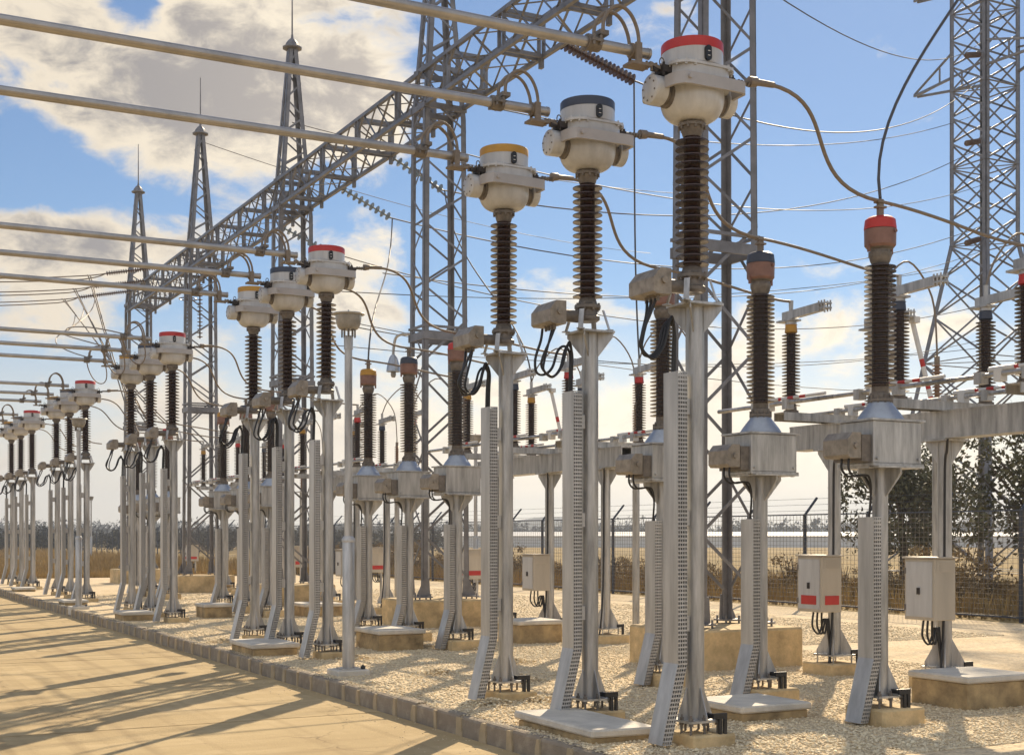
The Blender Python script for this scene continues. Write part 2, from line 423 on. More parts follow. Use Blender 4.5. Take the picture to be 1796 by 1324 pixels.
def make_column(name, r, zb, zt, plate, gus, tray, label, group, loc):
    root = thing(name, label, 'steel post', loc, group)
    b = MB(); b.lathe([(r,zb+.02),(r,zt-.02)], 20)
    b.build('post', M['galv'], root, smooth=40)
    b = MB(); b.box(-.175,.175,-.175,.175,zb,zb+.02)
    for k in range(4):
        a = k*PI/2 + (0 if name == 'support_post' else PI/4); c, s_ = math.cos(a), math.sin(a)
        # base gusset fins
        q = [(r*.95,zb+.02),(.185,zb+.02),(.185,zb+.06),(r*.95,zb+.32)]
        vs = []
        for d in (-.005,.005):
            for (u, z) in q: vs.append((u*c - d*s_, u*s_ + d*c, z))
        b.add(vs, [(3,2,1,0),(4,5,6,7),(0,1,5,4),(1,2,6,5),(2,3,7,6),(3,0,4,7)])
    b.build('base_plate', M['galv'], root)
    for sx in (-1,0,1):
        for sy in (-1,0,1):
            if sx or sy:
                b = MB()
                b.lathe([(.012,zb-.13),(.012,zb+.07)], 8, (sx*.145,sy*.145,0))
                b.lathe([(.024,zb-.025),(.024,zb-.002)], 6, (sx*.145,sy*.145,0))
                b.lathe([(.024,zb+.021),(.024,zb+.045)], 6, (sx*.145,sy*.145,0))
                b.build('anchor_bolt', M['flange'], root)
    b = MB(); w = plate
    b.box(-w,w,-w,w,zt-.02,zt)
    gz = gus
    for k in range(4):
        a = k*PI/2 + (PI/4 if name != 'voltage_post' else 0); c, s_ = math.cos(a), math.sin(a); e = w*(1.3 if name != 'voltage_post' else .96)
        q = [(r*.95,zt-.021),(e,zt-.021),(e,zt-.06),(r*.95,zt-gz)]
        vs = []
        for d in (-.006,.006):
            for (u, z) in q: vs.append((u*c - d*s_, u*s_ + d*c, z))
        b.add(vs, [(0,1,2,3),(7,6,5,4),(4,5,1,0),(5,6,2,1),(6,7,3,2),(7,4,0,3)])
    for sx in (-1,1): b.lathe([(.018,sx*w*1.02-.02),(.018,sx*w*1.02+.02)], 6, (0,-w*.6,zt-.01), 'x')
    b.build('head_plate', M['galv'], root)
    tray_parts(root, *tray)
    b = MB()   # black earthing strap folded over the base plate
    b.box(.05,.20,-.215,-.195,zb+.035,zb+.085)
    b.box(.168,.20,-.2135,-.19,-.02,zb+.0345); b.box(.115,.147,-.2135,-.19,-.02,zb+.0345); b.box(.05,.08,-.1945,-.10,zb+.04,zb+.08)
    b.build('earth_strap', M['cable'], root)
    return root

# ------------------------------------------------------------------ insulator profile
def shed_profile(z0, z1, n, core, rad, lip=.010):
    p = [(core, z0)]; h = (z1-z0)/n
    for k in range(n):
        a = z0 + k*h
        p += [(core, a+h*.25), (rad, a+h*.32), (rad, a+h*.32+lip), (core*1.1, a+h*.80), (core, a+h*.9)]
    p.append((core, z1)); return p

def rrect(hx, hy, rc, n=5):
    out = []
    for cx, cy, a0 in ((hx-rc,hy-rc,0),(-hx+rc,hy-rc,PI/2),(-hx+rc,-hy+rc,PI),(hx-rc,-hy+rc,3*PI/2)):
        for k in range(n+1):
            a = a0 + PI/2*k/n; out.append((cx+rc*math.cos(a), cy+rc*math.sin(a)))
    return out

# ------------------------------------------------------------------ current transformer (local z = 0 on the post's head plate)
def make_ct(hue, label, loc):
    Z = lambda z: z-ZTOP
    root = thing('current_transformer', label, 'current transformer', loc, 'current transformers in the row along the road')
    # base casting on four brackets
    b = MB()
    b.lathe([(.10,Z(4.05)),(.125,Z(4.07)),(.125,Z(4.10)),(.105,Z(4.115)),(.098,Z(4.17)),(.135,Z(4.185)),(.135,Z(4.215)),(.10,Z(4.23)),(.085,Z(4.28))], 20)
    for k in range(8):
        a = k*PI/4; b.lathe([(.014,Z(4.16)),(.014,Z(4.235))], 6, (.118*math.cos(a), .118*math.sin(a), 0))
    b.build('base_casting', M['flange'], root, smooth=35)
    for sx in (-1,1):
        for sy in (-1,1):
            b = MB(); b.bar((sx*.17,sy*.15,Z(3.952)),(sx*.125,sy*.10,Z(4.16)),.05,.014)
            b.box(sx*.17-.03,sx*.17+.03,sy*.15-.03,sy*.15+.03,.001,.013)
            b.build('bracket', M['galv'], root)
    # arm and secondary terminal box
    b = MB(); b.lathe([(.062,-.36),(.062,-.09)], 16, (0,0,Z(4.095)), 'x')
    b.lathe([(.075,-.36),(.075,-.34)], 16, (0,0,Z(4.095)), 'x')
    b.build('box_arm', M['flange'], root, smooth=40)
    b = MB()
    b.prism([(-.36,Z(3.98)),(-.36,Z(4.21)),(-.47,Z(4.21)),(-.545,Z(4.12)),(-.545,Z(4.0)),(-.52,Z(3.98))][::-1], 'xz', -.20, .20)
    b.box(-.3595,-.335,-.15,.15,Z(4.0),Z(4.19))
    b.lathe([(.03,-.225),(.03,-.2005)], 10, (-.44,0,Z(4.1)), 'y')
    tb = b.build('terminal_box', M['box'], root)
    for k in range(4):
        b = MB(); b.lathe([(.014,Z(3.93)),(.018,Z(3.98))], 8, (-.45,-.12+.06*k,0)); b.build('cable_gland', M['flange'], tb)
    # secondary cables looping down to the tray
    for k in range(3):
        o = (k-1)*.035; q = random.uniform(-.02,.02)
        pts = [(-.45,-.09+.07*k,Z(3.95)),(-.49+o*.3,-.08+.05*k,Z(3.82)),(-.57+o+q,-.07+.03*k,Z(3.62)),(-.56+o*.6,-.06+.02*k,Z(3.49+q)),(-.46,-.06+.02*k,Z(3.445+.4*o)),(-.36-o*.4,-.05+.02*k,Z(3.54)),
               (-.30-o*.4,-.04+.02*k,Z(3.72)),(-.235,-.02+.02*k,Z(3.80-o*.6)),(-.185+o*.25,.0+.01*k,Z(3.70)),(-.185+o*.25,.02,Z(3.50)),(-.19+o*.3,.02,Z(3.25))]
        b = MB(); b.tube(spline(pts,5), .0135, 8); b.build('cable', M['cable'], root, smooth=60)
    # porcelain column
    b = MB(); b.lathe(shed_profile(Z(4.28), Z(5.45), 17, .075, .152, .008), 24)
    b.build('insulator', M['porc'], root, smooth=50)
    b = MB()
    b.lathe([(.08,Z(5.45)),(.088,Z(5.47)),(.105,Z(5.535)),(.122,Z(5.54)),(.122,Z(5.565)),(.10,Z(5.585)),(.10,Z(5.62))], 20)
    for k in range(10):
        a = k*PI/5; b.lathe([(.013,Z(5.515)),(.013,Z(5.572))], 6, (.113*math.cos(a), .113*math.sin(a), 0))
    b.build('neck_flange', M['flange'], root, smooth=35)
    # head tank
    b = MB()
    prof = [(.105,Z(5.585))]
    for k in range(9):
        a = -PI/2 + (k+1)*PI/2/9
        prof.append((.13+.158*math.cos(a)**.9 if k < 8 else .288, Z(5.78)+.195*math.sin(a)))
    prof += [(.288,Z(5.84))]
    b.lathe(prof, 32)
    bulge = rrect(.335,.285,.17,6)
    b.prism([(x,y) for x,y in rrect(.305,.275,.2,6)], 'xy', Z(5.841), Z(6.01))
    b.prism(bulge, 'xy', Z(6.011), Z(6.035))
    for k, (x,y) in enumerate(bulge):
        if k % 2 == 0: b.lathe([(.011,Z(5.995)),(.011,Z(6.05))], 6, (x*.965,y*.965,0))
    b.lathe([(.262,Z(6.035)),(.277,Z(6.05)),(.277,Z(6.19))], 32)
    hd = b.build('head_tank', M['head'], root, smooth=38)
    b = MB()
    b.lathe([(.2790,Z(6.182)),(.2790,Z(6.262)),(.272,Z(6.272)),(.20,Z(6.285)),(.05,Z(6.29))], 32)
    band = b.build('colour_band', M[hue], hd, smooth=38)
    # level gauge
    b = MB(); pl = []
    for k in range(16):
        a = 2*PI*k/16; pl.append((.032*math.cos(a)-.03, (.036 if math.sin(a) > 0 else -.036)+.032*math.sin(a)+Z(6.115)))
    b.prism(pl, 'xz', -.298, -.268)
    g = b.build('level_gauge', M['gauge'], hd)
    b = MB()
    for dz in (-.028, .012): b.box(-.042,-.018,-.3005,-.2985,Z(6.115)+dz,Z(6.115)+dz+.006)
    b.build('gauge_mark', M['white'], g)
    # primary bushings: drum ends on dark gaskets, both sides
    for sd in (-1,1):
        b = MB(); b.lathe([(.105,.22),(.118,.24),(.118,.285),(.095,.295),(.095,.34)] if sd > 0 else [(.095,-.34),(.095,-.295),(.118,-.285),(.118,-.24),(.105,-.22)], 20, (0,.0,Z(5.79)), 'x')
        b.build('bushing_gasket', M['flange'], root, smooth=35)
        b = MB()
        if sd < 0: b.lathe([(.112,-.465),(.128,-.455),(.128,-.33),(.10,-.328)], 24, (0,0,Z(5.815)), 'x')
        else: b.lathe([(.10,.328),(.128,.33),(.128,.415),(.112,.425)], 24, (0,0,Z(5.805)), 'x')
        d = b.build('terminal_drum', M['head'], root, smooth=35)
        b = MB()
        for k in range(8):
            a = k*PI/4 + .2
            xx = -.471 if sd < 0 else .419
            b.lathe([(.009,xx),(.009,xx+.012)], 6, (0,.095*math.cos(a),Z(5.81)+.095*math.sin(a)), 'x')
        b.build('drum_bolt', M['flange'], d)
        # dark top clamp with terminal pad
        b = MB()
        b.box(sd*.345-.045,sd*.345+.045,-.12,.02,Z(5.95),Z(6.01)); b.box(sd*.40-.06,sd*.40+.06,-.07,-.02,Z(5.965),Z(6.00))
        for k in range(4): b.lathe([(.014,Z(5.92)),(.014,Z(6.035))], 6, (sd*.345+(-.03 if k%2 else .03),-.10+.09*(k//2),0))
        b.build('terminal_clamp', M['dark'], root)
    # flat reconnection strap round the near side, and the same behind
    for sy in (-1,1):
        path = [(-.365,sy*.12),(-.36,sy*.20),(-.34,sy*.265),(-.30,sy*.312),(-.24,sy*.325),(.27,sy*.325),(.33,sy*.318),(.355,sy*.29),(.36,sy*.12)]
        b = MB(); n = len(path); vs = []
        for i, p in enumerate(path):
            t = Vector(path[min(i+1,n-1)]) - Vector(path[max(i-1,0)]); t.normalize(); nn = Vector((-t.y,t.x))*.016
            for s_, z in ((-1,Z(5.80)),(1,Z(5.80)),(1,Z(5.905)),(-1,Z(5.905))):
                vs.append((p[0]+s_*nn.x, p[1]+s_*nn.y, z))
        fs = [(3,2,1,0), tuple(range(4*n-4,4*n))]
        for i in range(n-1):
            for k in range(4):
                k2 = (k+1)%4; fs.append((4*i+k,4*i+k2,4*i+4+k2,4*i+4+k))
        b.add(vs, fs)
        if sy < 0:
            b.lathe([(.02,-.36),(.02,-.335)], 10, (-.26,0,Z(5.86)), 'y')
        b.build('terminal_strap', M['strap'], root, smooth=35)
    # lifting eyes
    for sx in (-1,1):
        b = MB(); b.tube([(sx*.36+.024*math.cos(a), -.05, Z(6.05)+.04*math.sin(a)) for a in np.linspace(-.6,PI+.6,12)], .006, 6)
        b.build('lifting_eye', M['flange'], hd, smooth=60)
    # stud to the transformer side conductor
    b = MB(); b.tube([(.42,-.05,Z(6.0)),(.52,-.05,Z(6.01)),(.66,-.05,Z(6.03))], .017, 8)
    for k in range(5): b.lathe([(.026,.47+.035*k),(.026,.488+.035*k)], 6, (0,-.05,Z(6.008)), 'x')
    b.build('terminal_stud', M['flange'], root, smooth=35)
    return root, band

def recolour_band(root, hue):
    for o in root.children:
        for c in o.children:
            if c.name.startswith(('colour_band','phase_ring')) or c.name.startswith('colour_band'):
                c.data = c.data.copy(); c.data.materials[0] = M[hue]
        if o.name.startswith('phase_ring'):
            o.data = o.data.copy(); o.data.materials[0] = M[hue]

ctproto = colproto = None
for bi in range(5):
    for pi_ in range(3):
        y = CTY[bi][pi_]; h = HUE[pi_]
        lab = f'white current transformer head with {h} top band, in the {BAY[bi]} bay'
        if ctproto is None:
            ctproto, _ = make_ct(h, lab, (CTX,y,ZTOP)); 
        else:
            r = dup(ctproto, (CTX,y,ZTOP), lab, random.uniform(-.03,.03))
            r.rotation_euler.x = random.uniform(-.005,.005); r.rotation_euler.y = random.uniform(-.005,.005)
            for ch in r.children:
                if ch.name.startswith('cable'): ch.scale = (random.uniform(.88,1.12), random.uniform(.6,1.5), random.uniform(.92,1.03))
            if h != 'red': recolour_band(r, h)
        lab = f'round grey steel post under the {h}-banded current transformer of the {BAY[bi]} bay'
        if colproto is None:
            colproto = make_column('support_post', .084, .21, ZTOP, .185, .26, (-.262,.225,.10,3.33,.74,.03,.17), lab, 'posts along the road', (CTX+.03,y,0))
        else: dup(colproto, (CTX+.03,y,0), lab)
        make_footing('concrete_footing', .46, .11, f'low concrete footing under the {h}-banded current transformer post of the {BAY[bi]} bay', 'footing', (CTX+.09,y,0), 'footings along the road')

# ------------------------------------------------------------------ busbar tubes
def make_busbar(label, loc):
    root = thing('busbar_tube', label, 'busbar', loc, 'busbar tubes over the road')
    z = 2.17
    b = MB(); b.lathe([(.046,-.47-17),(.046,-.47)], 20, (0,0,z), 'x'); b.lathe([(.050,-.475-.012),(.050,-.462)], 20, (0,0,z), 'x')
    b.build('tube', M['pipe'], root, smooth=40)
    b = MB()
    b.lathe([(.068,-1.11),(.072,-1.10),(.072,-.99),(.068,-.98)], 14, (0,0,z), 'x')
    b.box(-1.10,-.99,-.10,.10,z-.012,z+.012)
    for sx in (-1,1):
        for sy in (-1,1): b.lathe([(.014,z-.045),(.014,z+.045)], 6, (-1.045+sx*.035,sy*.085,0))
    b.box(-1.02,-.93,-.085,.085,z+.06,z+.10)
    b.build('tube_clamp', M['flange'], root, smooth=35)
    b = MB()
    b.lathe([(.064,-.66),(.067,-.655),(.067,-.595),(.064,-.59)], 14, (0,0,z), 'x')
    b.box(-.655,-.595,-.095,-.07,z-.115,z+.05); b.box(-.70,-.49,-.0955,.06,z-.14,z-.116)
    for k in range(4): b.lathe([(.013,z-.16),(.013,z-.085)], 6, (-.52+.05*k,-.05,0))
    b.bar((-.50,-.05,z-.10),(-.37,-.05,z-.135),.05,.025)
    b.build('end_fitting', M['wire'], root, smooth=35)
    for k, yy in enumerate((-.075,.075)):
        b = MB(); pts = [(-.985,yy,z+.08),(-.975,yy,z+.19),(-.90,yy,z+.30),(-.80,yy,z+.335),(-.70,yy,z+.28),(-.635,yy,z+.16),(-.615,yy,z+.02),(-.615,yy,z-.11)]
        b.tube(spline(pts,5), .0165, 10); b.build('jumper_loop', M['wire'], root, smooth=60)
    return root
bus = None
for bi in range(5):
    for pi_ in range(3):
        lab = f'long aluminium busbar tube ending at the {HUE[pi_]}-banded current transformer of the {BAY[bi]} bay'
        loc = (CTX, CTY[bi][pi_], ZTOP)
        if bus is None: bus = make_busbar(lab, loc)
        else: dup(bus, loc, lab)

# ------------------------------------------------------------------ voltage transformers
VZB = 2.56
def make_vt(hue, label, loc):
    Z = lambda z: z-VZB
    root = thing('voltage_transformer', label, 'voltage transformer', loc, 'voltage transformers in the second row')
    b = MB(); b.cbox(-.315,.315,-.245,.245,Z(2.585),Z(3.0),.006); b.box(-.33,.33,-.26,.26,Z(2.56),Z(2.584)); b.box(-.345,.345,-.27,.27,Z(3.001),Z(3.022))
    for sx in (-1,1): b.lathe([(.014,-.262),(.014,-.246)], 8, (sx*.27,0,Z(2.63)), 'y')
    tk = b.build('base_tank', M['galv'], root)
    b = MB(); b.box(-.43,-.3155,-.21,.19,Z(2.60),Z(2.86)); b.build('side_housing', M['flange'], tk)
    b = MB()
    b.prism([(-.431,Z(2.63)),(-.431,Z(2.88)),(-.54,Z(2.88)),(-.60,Z(2.81)),(-.60,Z(2.66)),(-.57,Z(2.63))][::-1], 'xz', -.20, .16)
    b.lathe([(.03,-.222),(.03,-.2005)], 10, (-.5,0,Z(2.75)), 'y')
    b.build('terminal_box', M['box'], root)
    b = MB()
    for k in range(2):
        pts = [(-.5,-.1+.1*k,Z(2.63)),(-.5,-.1+.1*k,Z(2.53)),(-.44,-.1+.08*k,Z(2.46)),(-.30,-.09+.06*k,Z(2.47)),(-.2,-.06+.05*k,Z(2.45)),(-.15,-.03,Z(2.3)),(-.155,0,Z(2.0))]
        b.tube(spline(pts,5), .012, 8)
    b.build('cable', M['cable'], root, smooth=60)
    b = MB(); b.lathe([(.235,Z(3.0225)),(.232,Z(3.04)),(.20,Z(3.09)),(.13,Z(3.18)),(.112,Z(3.21))], 24)
    b.build('cone', M['cone'], root, smooth=40)
    b = MB(); b.lathe([(.112,Z(3.211)),(.125,Z(3.215)),(.125,Z(3.24)),(.105,Z(3.25)),(.10,Z(3.30)),(.085,Z(3.305)),(.085,Z(3.36))], 20)
    for k in range(10):
        a = k*PI/5; b.lathe([(.012,Z(3.20)),(.012,Z(3.275))], 6, (.113*math.cos(a),.113*math.sin(a),0))
    b.build('lower_flange', M['flange'], root, smooth=35)
    b = MB(); b.lathe(shed_profile(Z(3.36), Z(4.59), 26, .082, .158, .006), 22)
    b.build('insulator', M['porc'], root, smooth=50)
    b = MB(); b.lathe([(.085,Z(4.59)),(.10,Z(4.62)),(.115,Z(4.68)),(.115,Z(4.70)),(.10,Z(4.702)),(.10,Z(4.73)),(.13,Z(4.75))], 20)
    for k in range(8):
        a = k*PI/4; b.lathe([(.012,Z(4.66)),(.012,Z(4.715))], 6, (.104*math.cos(a),.104*math.sin(a),0))
    b.build('upper_flange', M['flange'], root, smooth=35)
    b = MB(); b.lathe([(.135,Z(4.75)),(.155,Z(4.775)),(.158,Z(4.93)),(.150,Z(4.935))], 24)
    for k in (-1,1): b.box(k*.150-.012,k*.150+.012,-.012,.012,Z(4.70),Z(4.80))
    b.lathe([(.018,-.172),(.018,-.15)], 8, (.05,0,Z(4.90)), 'y')
    b.build('cap', M['capbrown'], root, smooth=35)
    b = MB(); b.lathe([(.160,Z(4.935)),(.160,Z(4.95)),(.150,Z(5.03)),(.12,Z(5.055)),(.03,Z(5.065))], 24)
    b.build('phase_ring', M[hue], root, smooth=35)
    b = MB(); b.box(-.03,.03,-.02,.02,Z(5.06),Z(5.24)); b.box(-.055,.055,-.035,.035,Z(5.15),Z(5.17)); b.box(-.055,.055,-.035,.035,Z(5.20),Z(5.22))
    b.build('top_terminal', M['wire'], root)
    return root
vtp = vcp = None
for bi in range(4):
    for pi_ in range(3):
        y = VTY[bi][pi_]; h = HUE[pi_]
        lab = f'brown voltage transformer with {h} cap, second row, {BAY[bi]} bay'
        if vtp is None: vtp = make_vt(h, lab, (VTX,y,VZB))
        else:
            r = dup(vtp, (VTX,y,VZB), lab, random.uniform(-.03,.03))
            if h != 'red': recolour_band(r, h)
        lab = f'slim grey steel post under the {h}-capped voltage transformer of the {BAY[bi]} bay'
        if vcp is None: vcp = make_column('voltage_post', .078, .27, VZB, .30, .30, (-.19,.225,.098,2.06,.66,.03,.17), lab, 'posts of the second row', (VTX,y,0))
        else: dup(vcp, (VTX,y,0), lab)
        make_footing('concrete_footing', .56, .17, f'concrete footing under the {h}-capped voltage transformer post of the {BAY[bi]} bay', 'footing', (VTX+.06,y,0), 'footings of the second row')

# conductors from each current transformer over to its voltage transformer and on
def wire_thing(name, pts, r, label, cat, group, m='wire', n=8, ends=None):
    b = MB(); b.tube(pts, r, n)
    if ends: 
        b.tube(ends[0], ends[1], 10)
    return tag(b.build(name, M[m], smooth=60), label, cat, group)
for bi in range(5):
    for pi_ in range(3):
        p0 = Vector((CTX+.66, CTY[bi][pi_]-.05, 6.04)); 
        yv = VTY[bi][pi_] if bi < 4 else CTY[bi][pi_]+.4
        p3 = Vector((VTX, yv, 5.22))
        pts = bez(p0, p0+Vector((1.25,.1,.12)), p3-Vector((1.25,.1,-.02)), p3, 20)
        wire_thing('conductor', pts, .019, f'curved conductor leaving the {HUE[pi_]}-banded current transformer of the {BAY[bi]} bay', 'conductor', 'curved conductors between the rows',
                   ends=([p0-Vector((.06,0,.01)), p0+Vector((.02,0,0)), p0+Vector((.03,0,.0)), p0+Vector((.24,.02,.012))],[.05,.045,.032,.027]))

# ------------------------------------------------------------------ isolators (third row)
FX, BX, MX = 11.65, 13.1, 12.4
IY = [[10.2,12.1,14.1],[20.0,22.0,24.0],[30.0,32.0,34.0],[40.0,42.0,44.0]]
def make_frame(label, y0, y1, ys, group):
    root = thing('isolator_trestle', label, 'steel trestle', (MX, ys[0], 0), group)
    b = MB()
    for z0, z1 in ((3.06,3.085),(3.375,3.40)): b.box(-.16,.16,y0,y1,z0,z1)
    b.box(-.155,-.135,y0+.001,y1-.001,3.0855,3.3745); b.box(.135,.155,y0+.001,y1-.001,3.0855,3.3745)
    b.build('main_beam', M['galv'], root)
    for y in ys:
        yy = y-ys[0]
        b = MB()
        b.prism([(yy-.11,3.402),(yy-.095,3.402),(yy-.095,3.497),(yy+.095,3.497),(yy+.095,3.402),(yy+.11,3.402),(yy+.11,3.512),(yy-.11,3.512)], 'yz', FX-MX-.2, BX-MX+.2)
        b.build('cross_arm', M['galv'], root)
    for y in ys:
        yy = y-ys[0]
        b = MB(); b.lathe([(.085,.27),(.085,3.03)], 16, (0,yy,0))
        b.box(-.2,.2,yy-.2,yy+.2,.25,.27); b.box(-.2,.2,yy-.2,yy+.2,3.03,3.058)
        for k in range(4):
            a = k*PI/2+PI/4; c, s_ = math.cos(a), math.sin(a)
            for q in ([(.08,.271),(.24,.271),(.24,.32),(.08,.62)], [(.08,3.029),(.22,3.029),(.22,2.99),(.08,2.75)]):
                vs = [(u*c-d*s_, yy+u*s_+d*c, z) for d in (-.005,.005) for (u,z) in q]
                b.add(vs, [(3,2,1,0),(4,5,6,7),(0,1,5,4),(1,2,6,5),(2,3,7,6),(3,0,4,7)])
        for sx in (-1,1):
            for sy in (-1,1): b.lathe([(.012,.1),(.012,.31)], 6, (sx*.16,yy+sy*.16,0))
        cl = b.build('column', M['galv'], root, smooth=35)
        b = MB(); b.box(.1,.24,yy-.23,yy-.21,.28,.34); b.box(.2,.235,yy-.2295,yy-.2,-.02,.279); b.build('earth_strap', M['cable'], cl)
        b = MB(); b.tube(spline([(-.16,yy-.2,3.05),(-.13,yy-.16,2.9),(-.10,yy-.10,2.7),(-.10,yy-.09,1.5),(-.13,yy-.10,.7),(-.2,yy-.12,.15)],5), .016, 8)
        b.build('drive_cable', M['cable'], cl, smooth=60)
    return root
def make_isolator(hue, label, loc, group):
    root = thing('isolator', label, 'isolator switch', loc, group)
    zb = 0
    for X in (FX-MX, BX-MX):
        b = MB(); b.lathe([(.10,0.0),(.10,.03),(.075,.04),(.075,.08)], 16, (X,0,0)); 
        b.build('bearing', M['flange'], root, smooth=35)
        b = MB(); b.lathe([(r, z+.08) for r, z in shed_profile(0,.98,22,.058,.122,.005)], 18, (X,0,0))
        b.build('insulator', M['porc'], root, smooth=50)
        b = MB(); b.lathe([(.066,1.06),(.085,1.075),(.075,1.17),(.085,1.175)], 16, (X,0,0)); b.build('phase_ring', M[hue], root, smooth=35)
        b = MB(); b.lathe([(.075,1.176),(.075,1.22)], 12, (X,0,0)); b.box(X-.09,X+.09,-.10,.20,1.22,1.245)
        b.bar((X,.14,1.30),(X,-.62,1.33),.085,.11)
        b.box(X-.06,X+.06,-.74,-.60,1.29,1.31); b.box(X-.06,X+.06,-.74,-.60,1.35,1.37)
        for k in range(3):
            for sx in (-1,1): b.lathe([(.012,1.26),(.012,1.40)], 6, (X+sx*.05,-.72+.055*k,0))
        b.lathe([(.028,1.355),(.032,1.50)], 10, (X,0,0))
        b.build('contact_arm', M['galv'], root, smooth=35)
        # earthing blade lying along the beam, painted in red and white rings
        b = MB(); x = X-.28
        for k in range(9):
            b.lathe([(.022,-1.0+.12*k),(.022,-1.0+.12*(k+1))], 10, (x,0,.16), 'y', mi=(k%2) if 1 < k < 8 else 0)
        b.lathe([(.03,-.1),(.03,.25)], 10, (x,0,.16), 'y'); b.box(x-.05,x+.05,.05,.15,.02,.15)
        b.build('earthing_blade', [M['white'], M['red']], root, smooth=35)
        b = MB(); b.tube([(X-.30,-1.2,.10),(X-.30,1.2,.10)], .028, 8); b.box(X-.36,X-.24,-.35,-.25,.012,.14); b.box(X-.36,X-.24,.3,.4,.012,.14)
        b.build('drive_rod', M['galv'], root, smooth=35)
    return root
iso = None
for bi in range(4):
    ys = IY[bi]
    make_frame(f'grey isolator support trestle on round columns in the {BAY[bi]} bay', -.75, ys[2]-ys[0]+.75, ys, 'isolator frames of the third row')
    for pi_ in range(3):
        h = HUE[pi_]; loc = (MX, ys[pi_], 3.513)
        lab = f'isolator with {h} insulator caps and open contact arms, third row, {BAY[bi]} bay'
        if iso is None: iso = make_isolator(h, lab, loc, 'isolators of the third row')
        else:
            r = dup(iso, loc, lab)
            if h != 'red': recolour_band(r, h)
        make_footing('concrete_footing', .62, .16, f'concrete footing under the isolator column of the {h} phase in the {BAY[bi]} bay', 'footing', (MX,ys[pi_],0), 'footings of the third row')
        # jumper from voltage transformer terminal to the isolator
        p0 = Vector((VTX, VTY[bi][pi_], 5.22)); p3 = Vector((FX, ys[pi_], 5.0))
        wire_thing('conductor', bez(p0, p0+Vector((.9,0,-.05)), p3+Vector((-.5,0,-.02)), p3, 14), .018, f'conductor from the {h}-capped voltage transformer to the isolator in the {BAY[bi]} bay', 'conductor', 'conductors into the third row')
# raised striped earthing rods
for bi, pi_, X in ((1,2,BX),(0,2,BX),(0,0,BX)):
    t = MB(); a = Vector((X+.12, IY[bi][pi_]-.62, 4.76)); e = Vector((X+.30, IY[bi][pi_]-.80, 3.64))
    n = 11
    for k in range(n):
        t.tube([a.lerp(e,k/n), a.lerp(e,(k+1)/n)], .034, 10, mi=(1 if k in (5,8,10) else 0))
    t.box(a.x-.05,a.x+.05,a.y-.09,a.y+.02,a.z-.02,a.z+.06); t.box(e.x-.09,e.x+.09,e.y-.12,e.y+.12,e.z-.13,e.z-.0)
    tag(t.build('earthing_rod', [M['white'], M['red']], smooth=35), f'raised earthing rod with red and white rings by the {HUE[pi_]} isolator of the {BAY[bi]} bay', 'earthing rod', 'raised earthing rods')

# slim surge arresters behind the isolators
arr = None
for bi in range(4):
    for pi_ in range(3):
        lab = f'slim pale surge arrester behind the {HUE[pi_]} isolator of the {BAY[bi]} bay'; loc = (14.4, IY[bi][pi_]+.1, 0)
        if arr is None:
            arr = thing('surge_arrester', lab, 'surge arrester', loc, 'surge arresters behind the isolators')
            b = MB(); b.lathe([(.07,.0),(.07,3.3)], 12); b.box(-.15,.15,-.15,.15,3.3,3.33); b.build('post', M['galv'], arr, smooth=35)
            b = MB(); b.lathe([(r,z) for r,z in shed_profile(3.33,4.35,20,.035,.075,.004)], 14); b.build('insulator', M['poly'], arr, smooth=50)
            b = MB(); b.lathe([(.04,4.35),(.04,4.45),(.015,4.46),(.015,4.55)], 10); b.build('top_terminal', M['wire'], arr, smooth=35)
        else: dup(arr, loc, lab)
        wire_thing('conductor', spline([(14.4,IY[bi][pi_]+.1,4.54),(14.3,IY[bi][pi_]+.1,5.3),(13.8,IY[bi][pi_]+.05,5.75),(13.3,IY[bi][pi_],5.4),(BX,IY[bi][pi_],5.0)],5), .014,
                   f'looped conductor between surge arrester and {HUE[pi_]} isolator in the {BAY[bi]} bay', 'conductor', 'looped conductors behind the isolators')

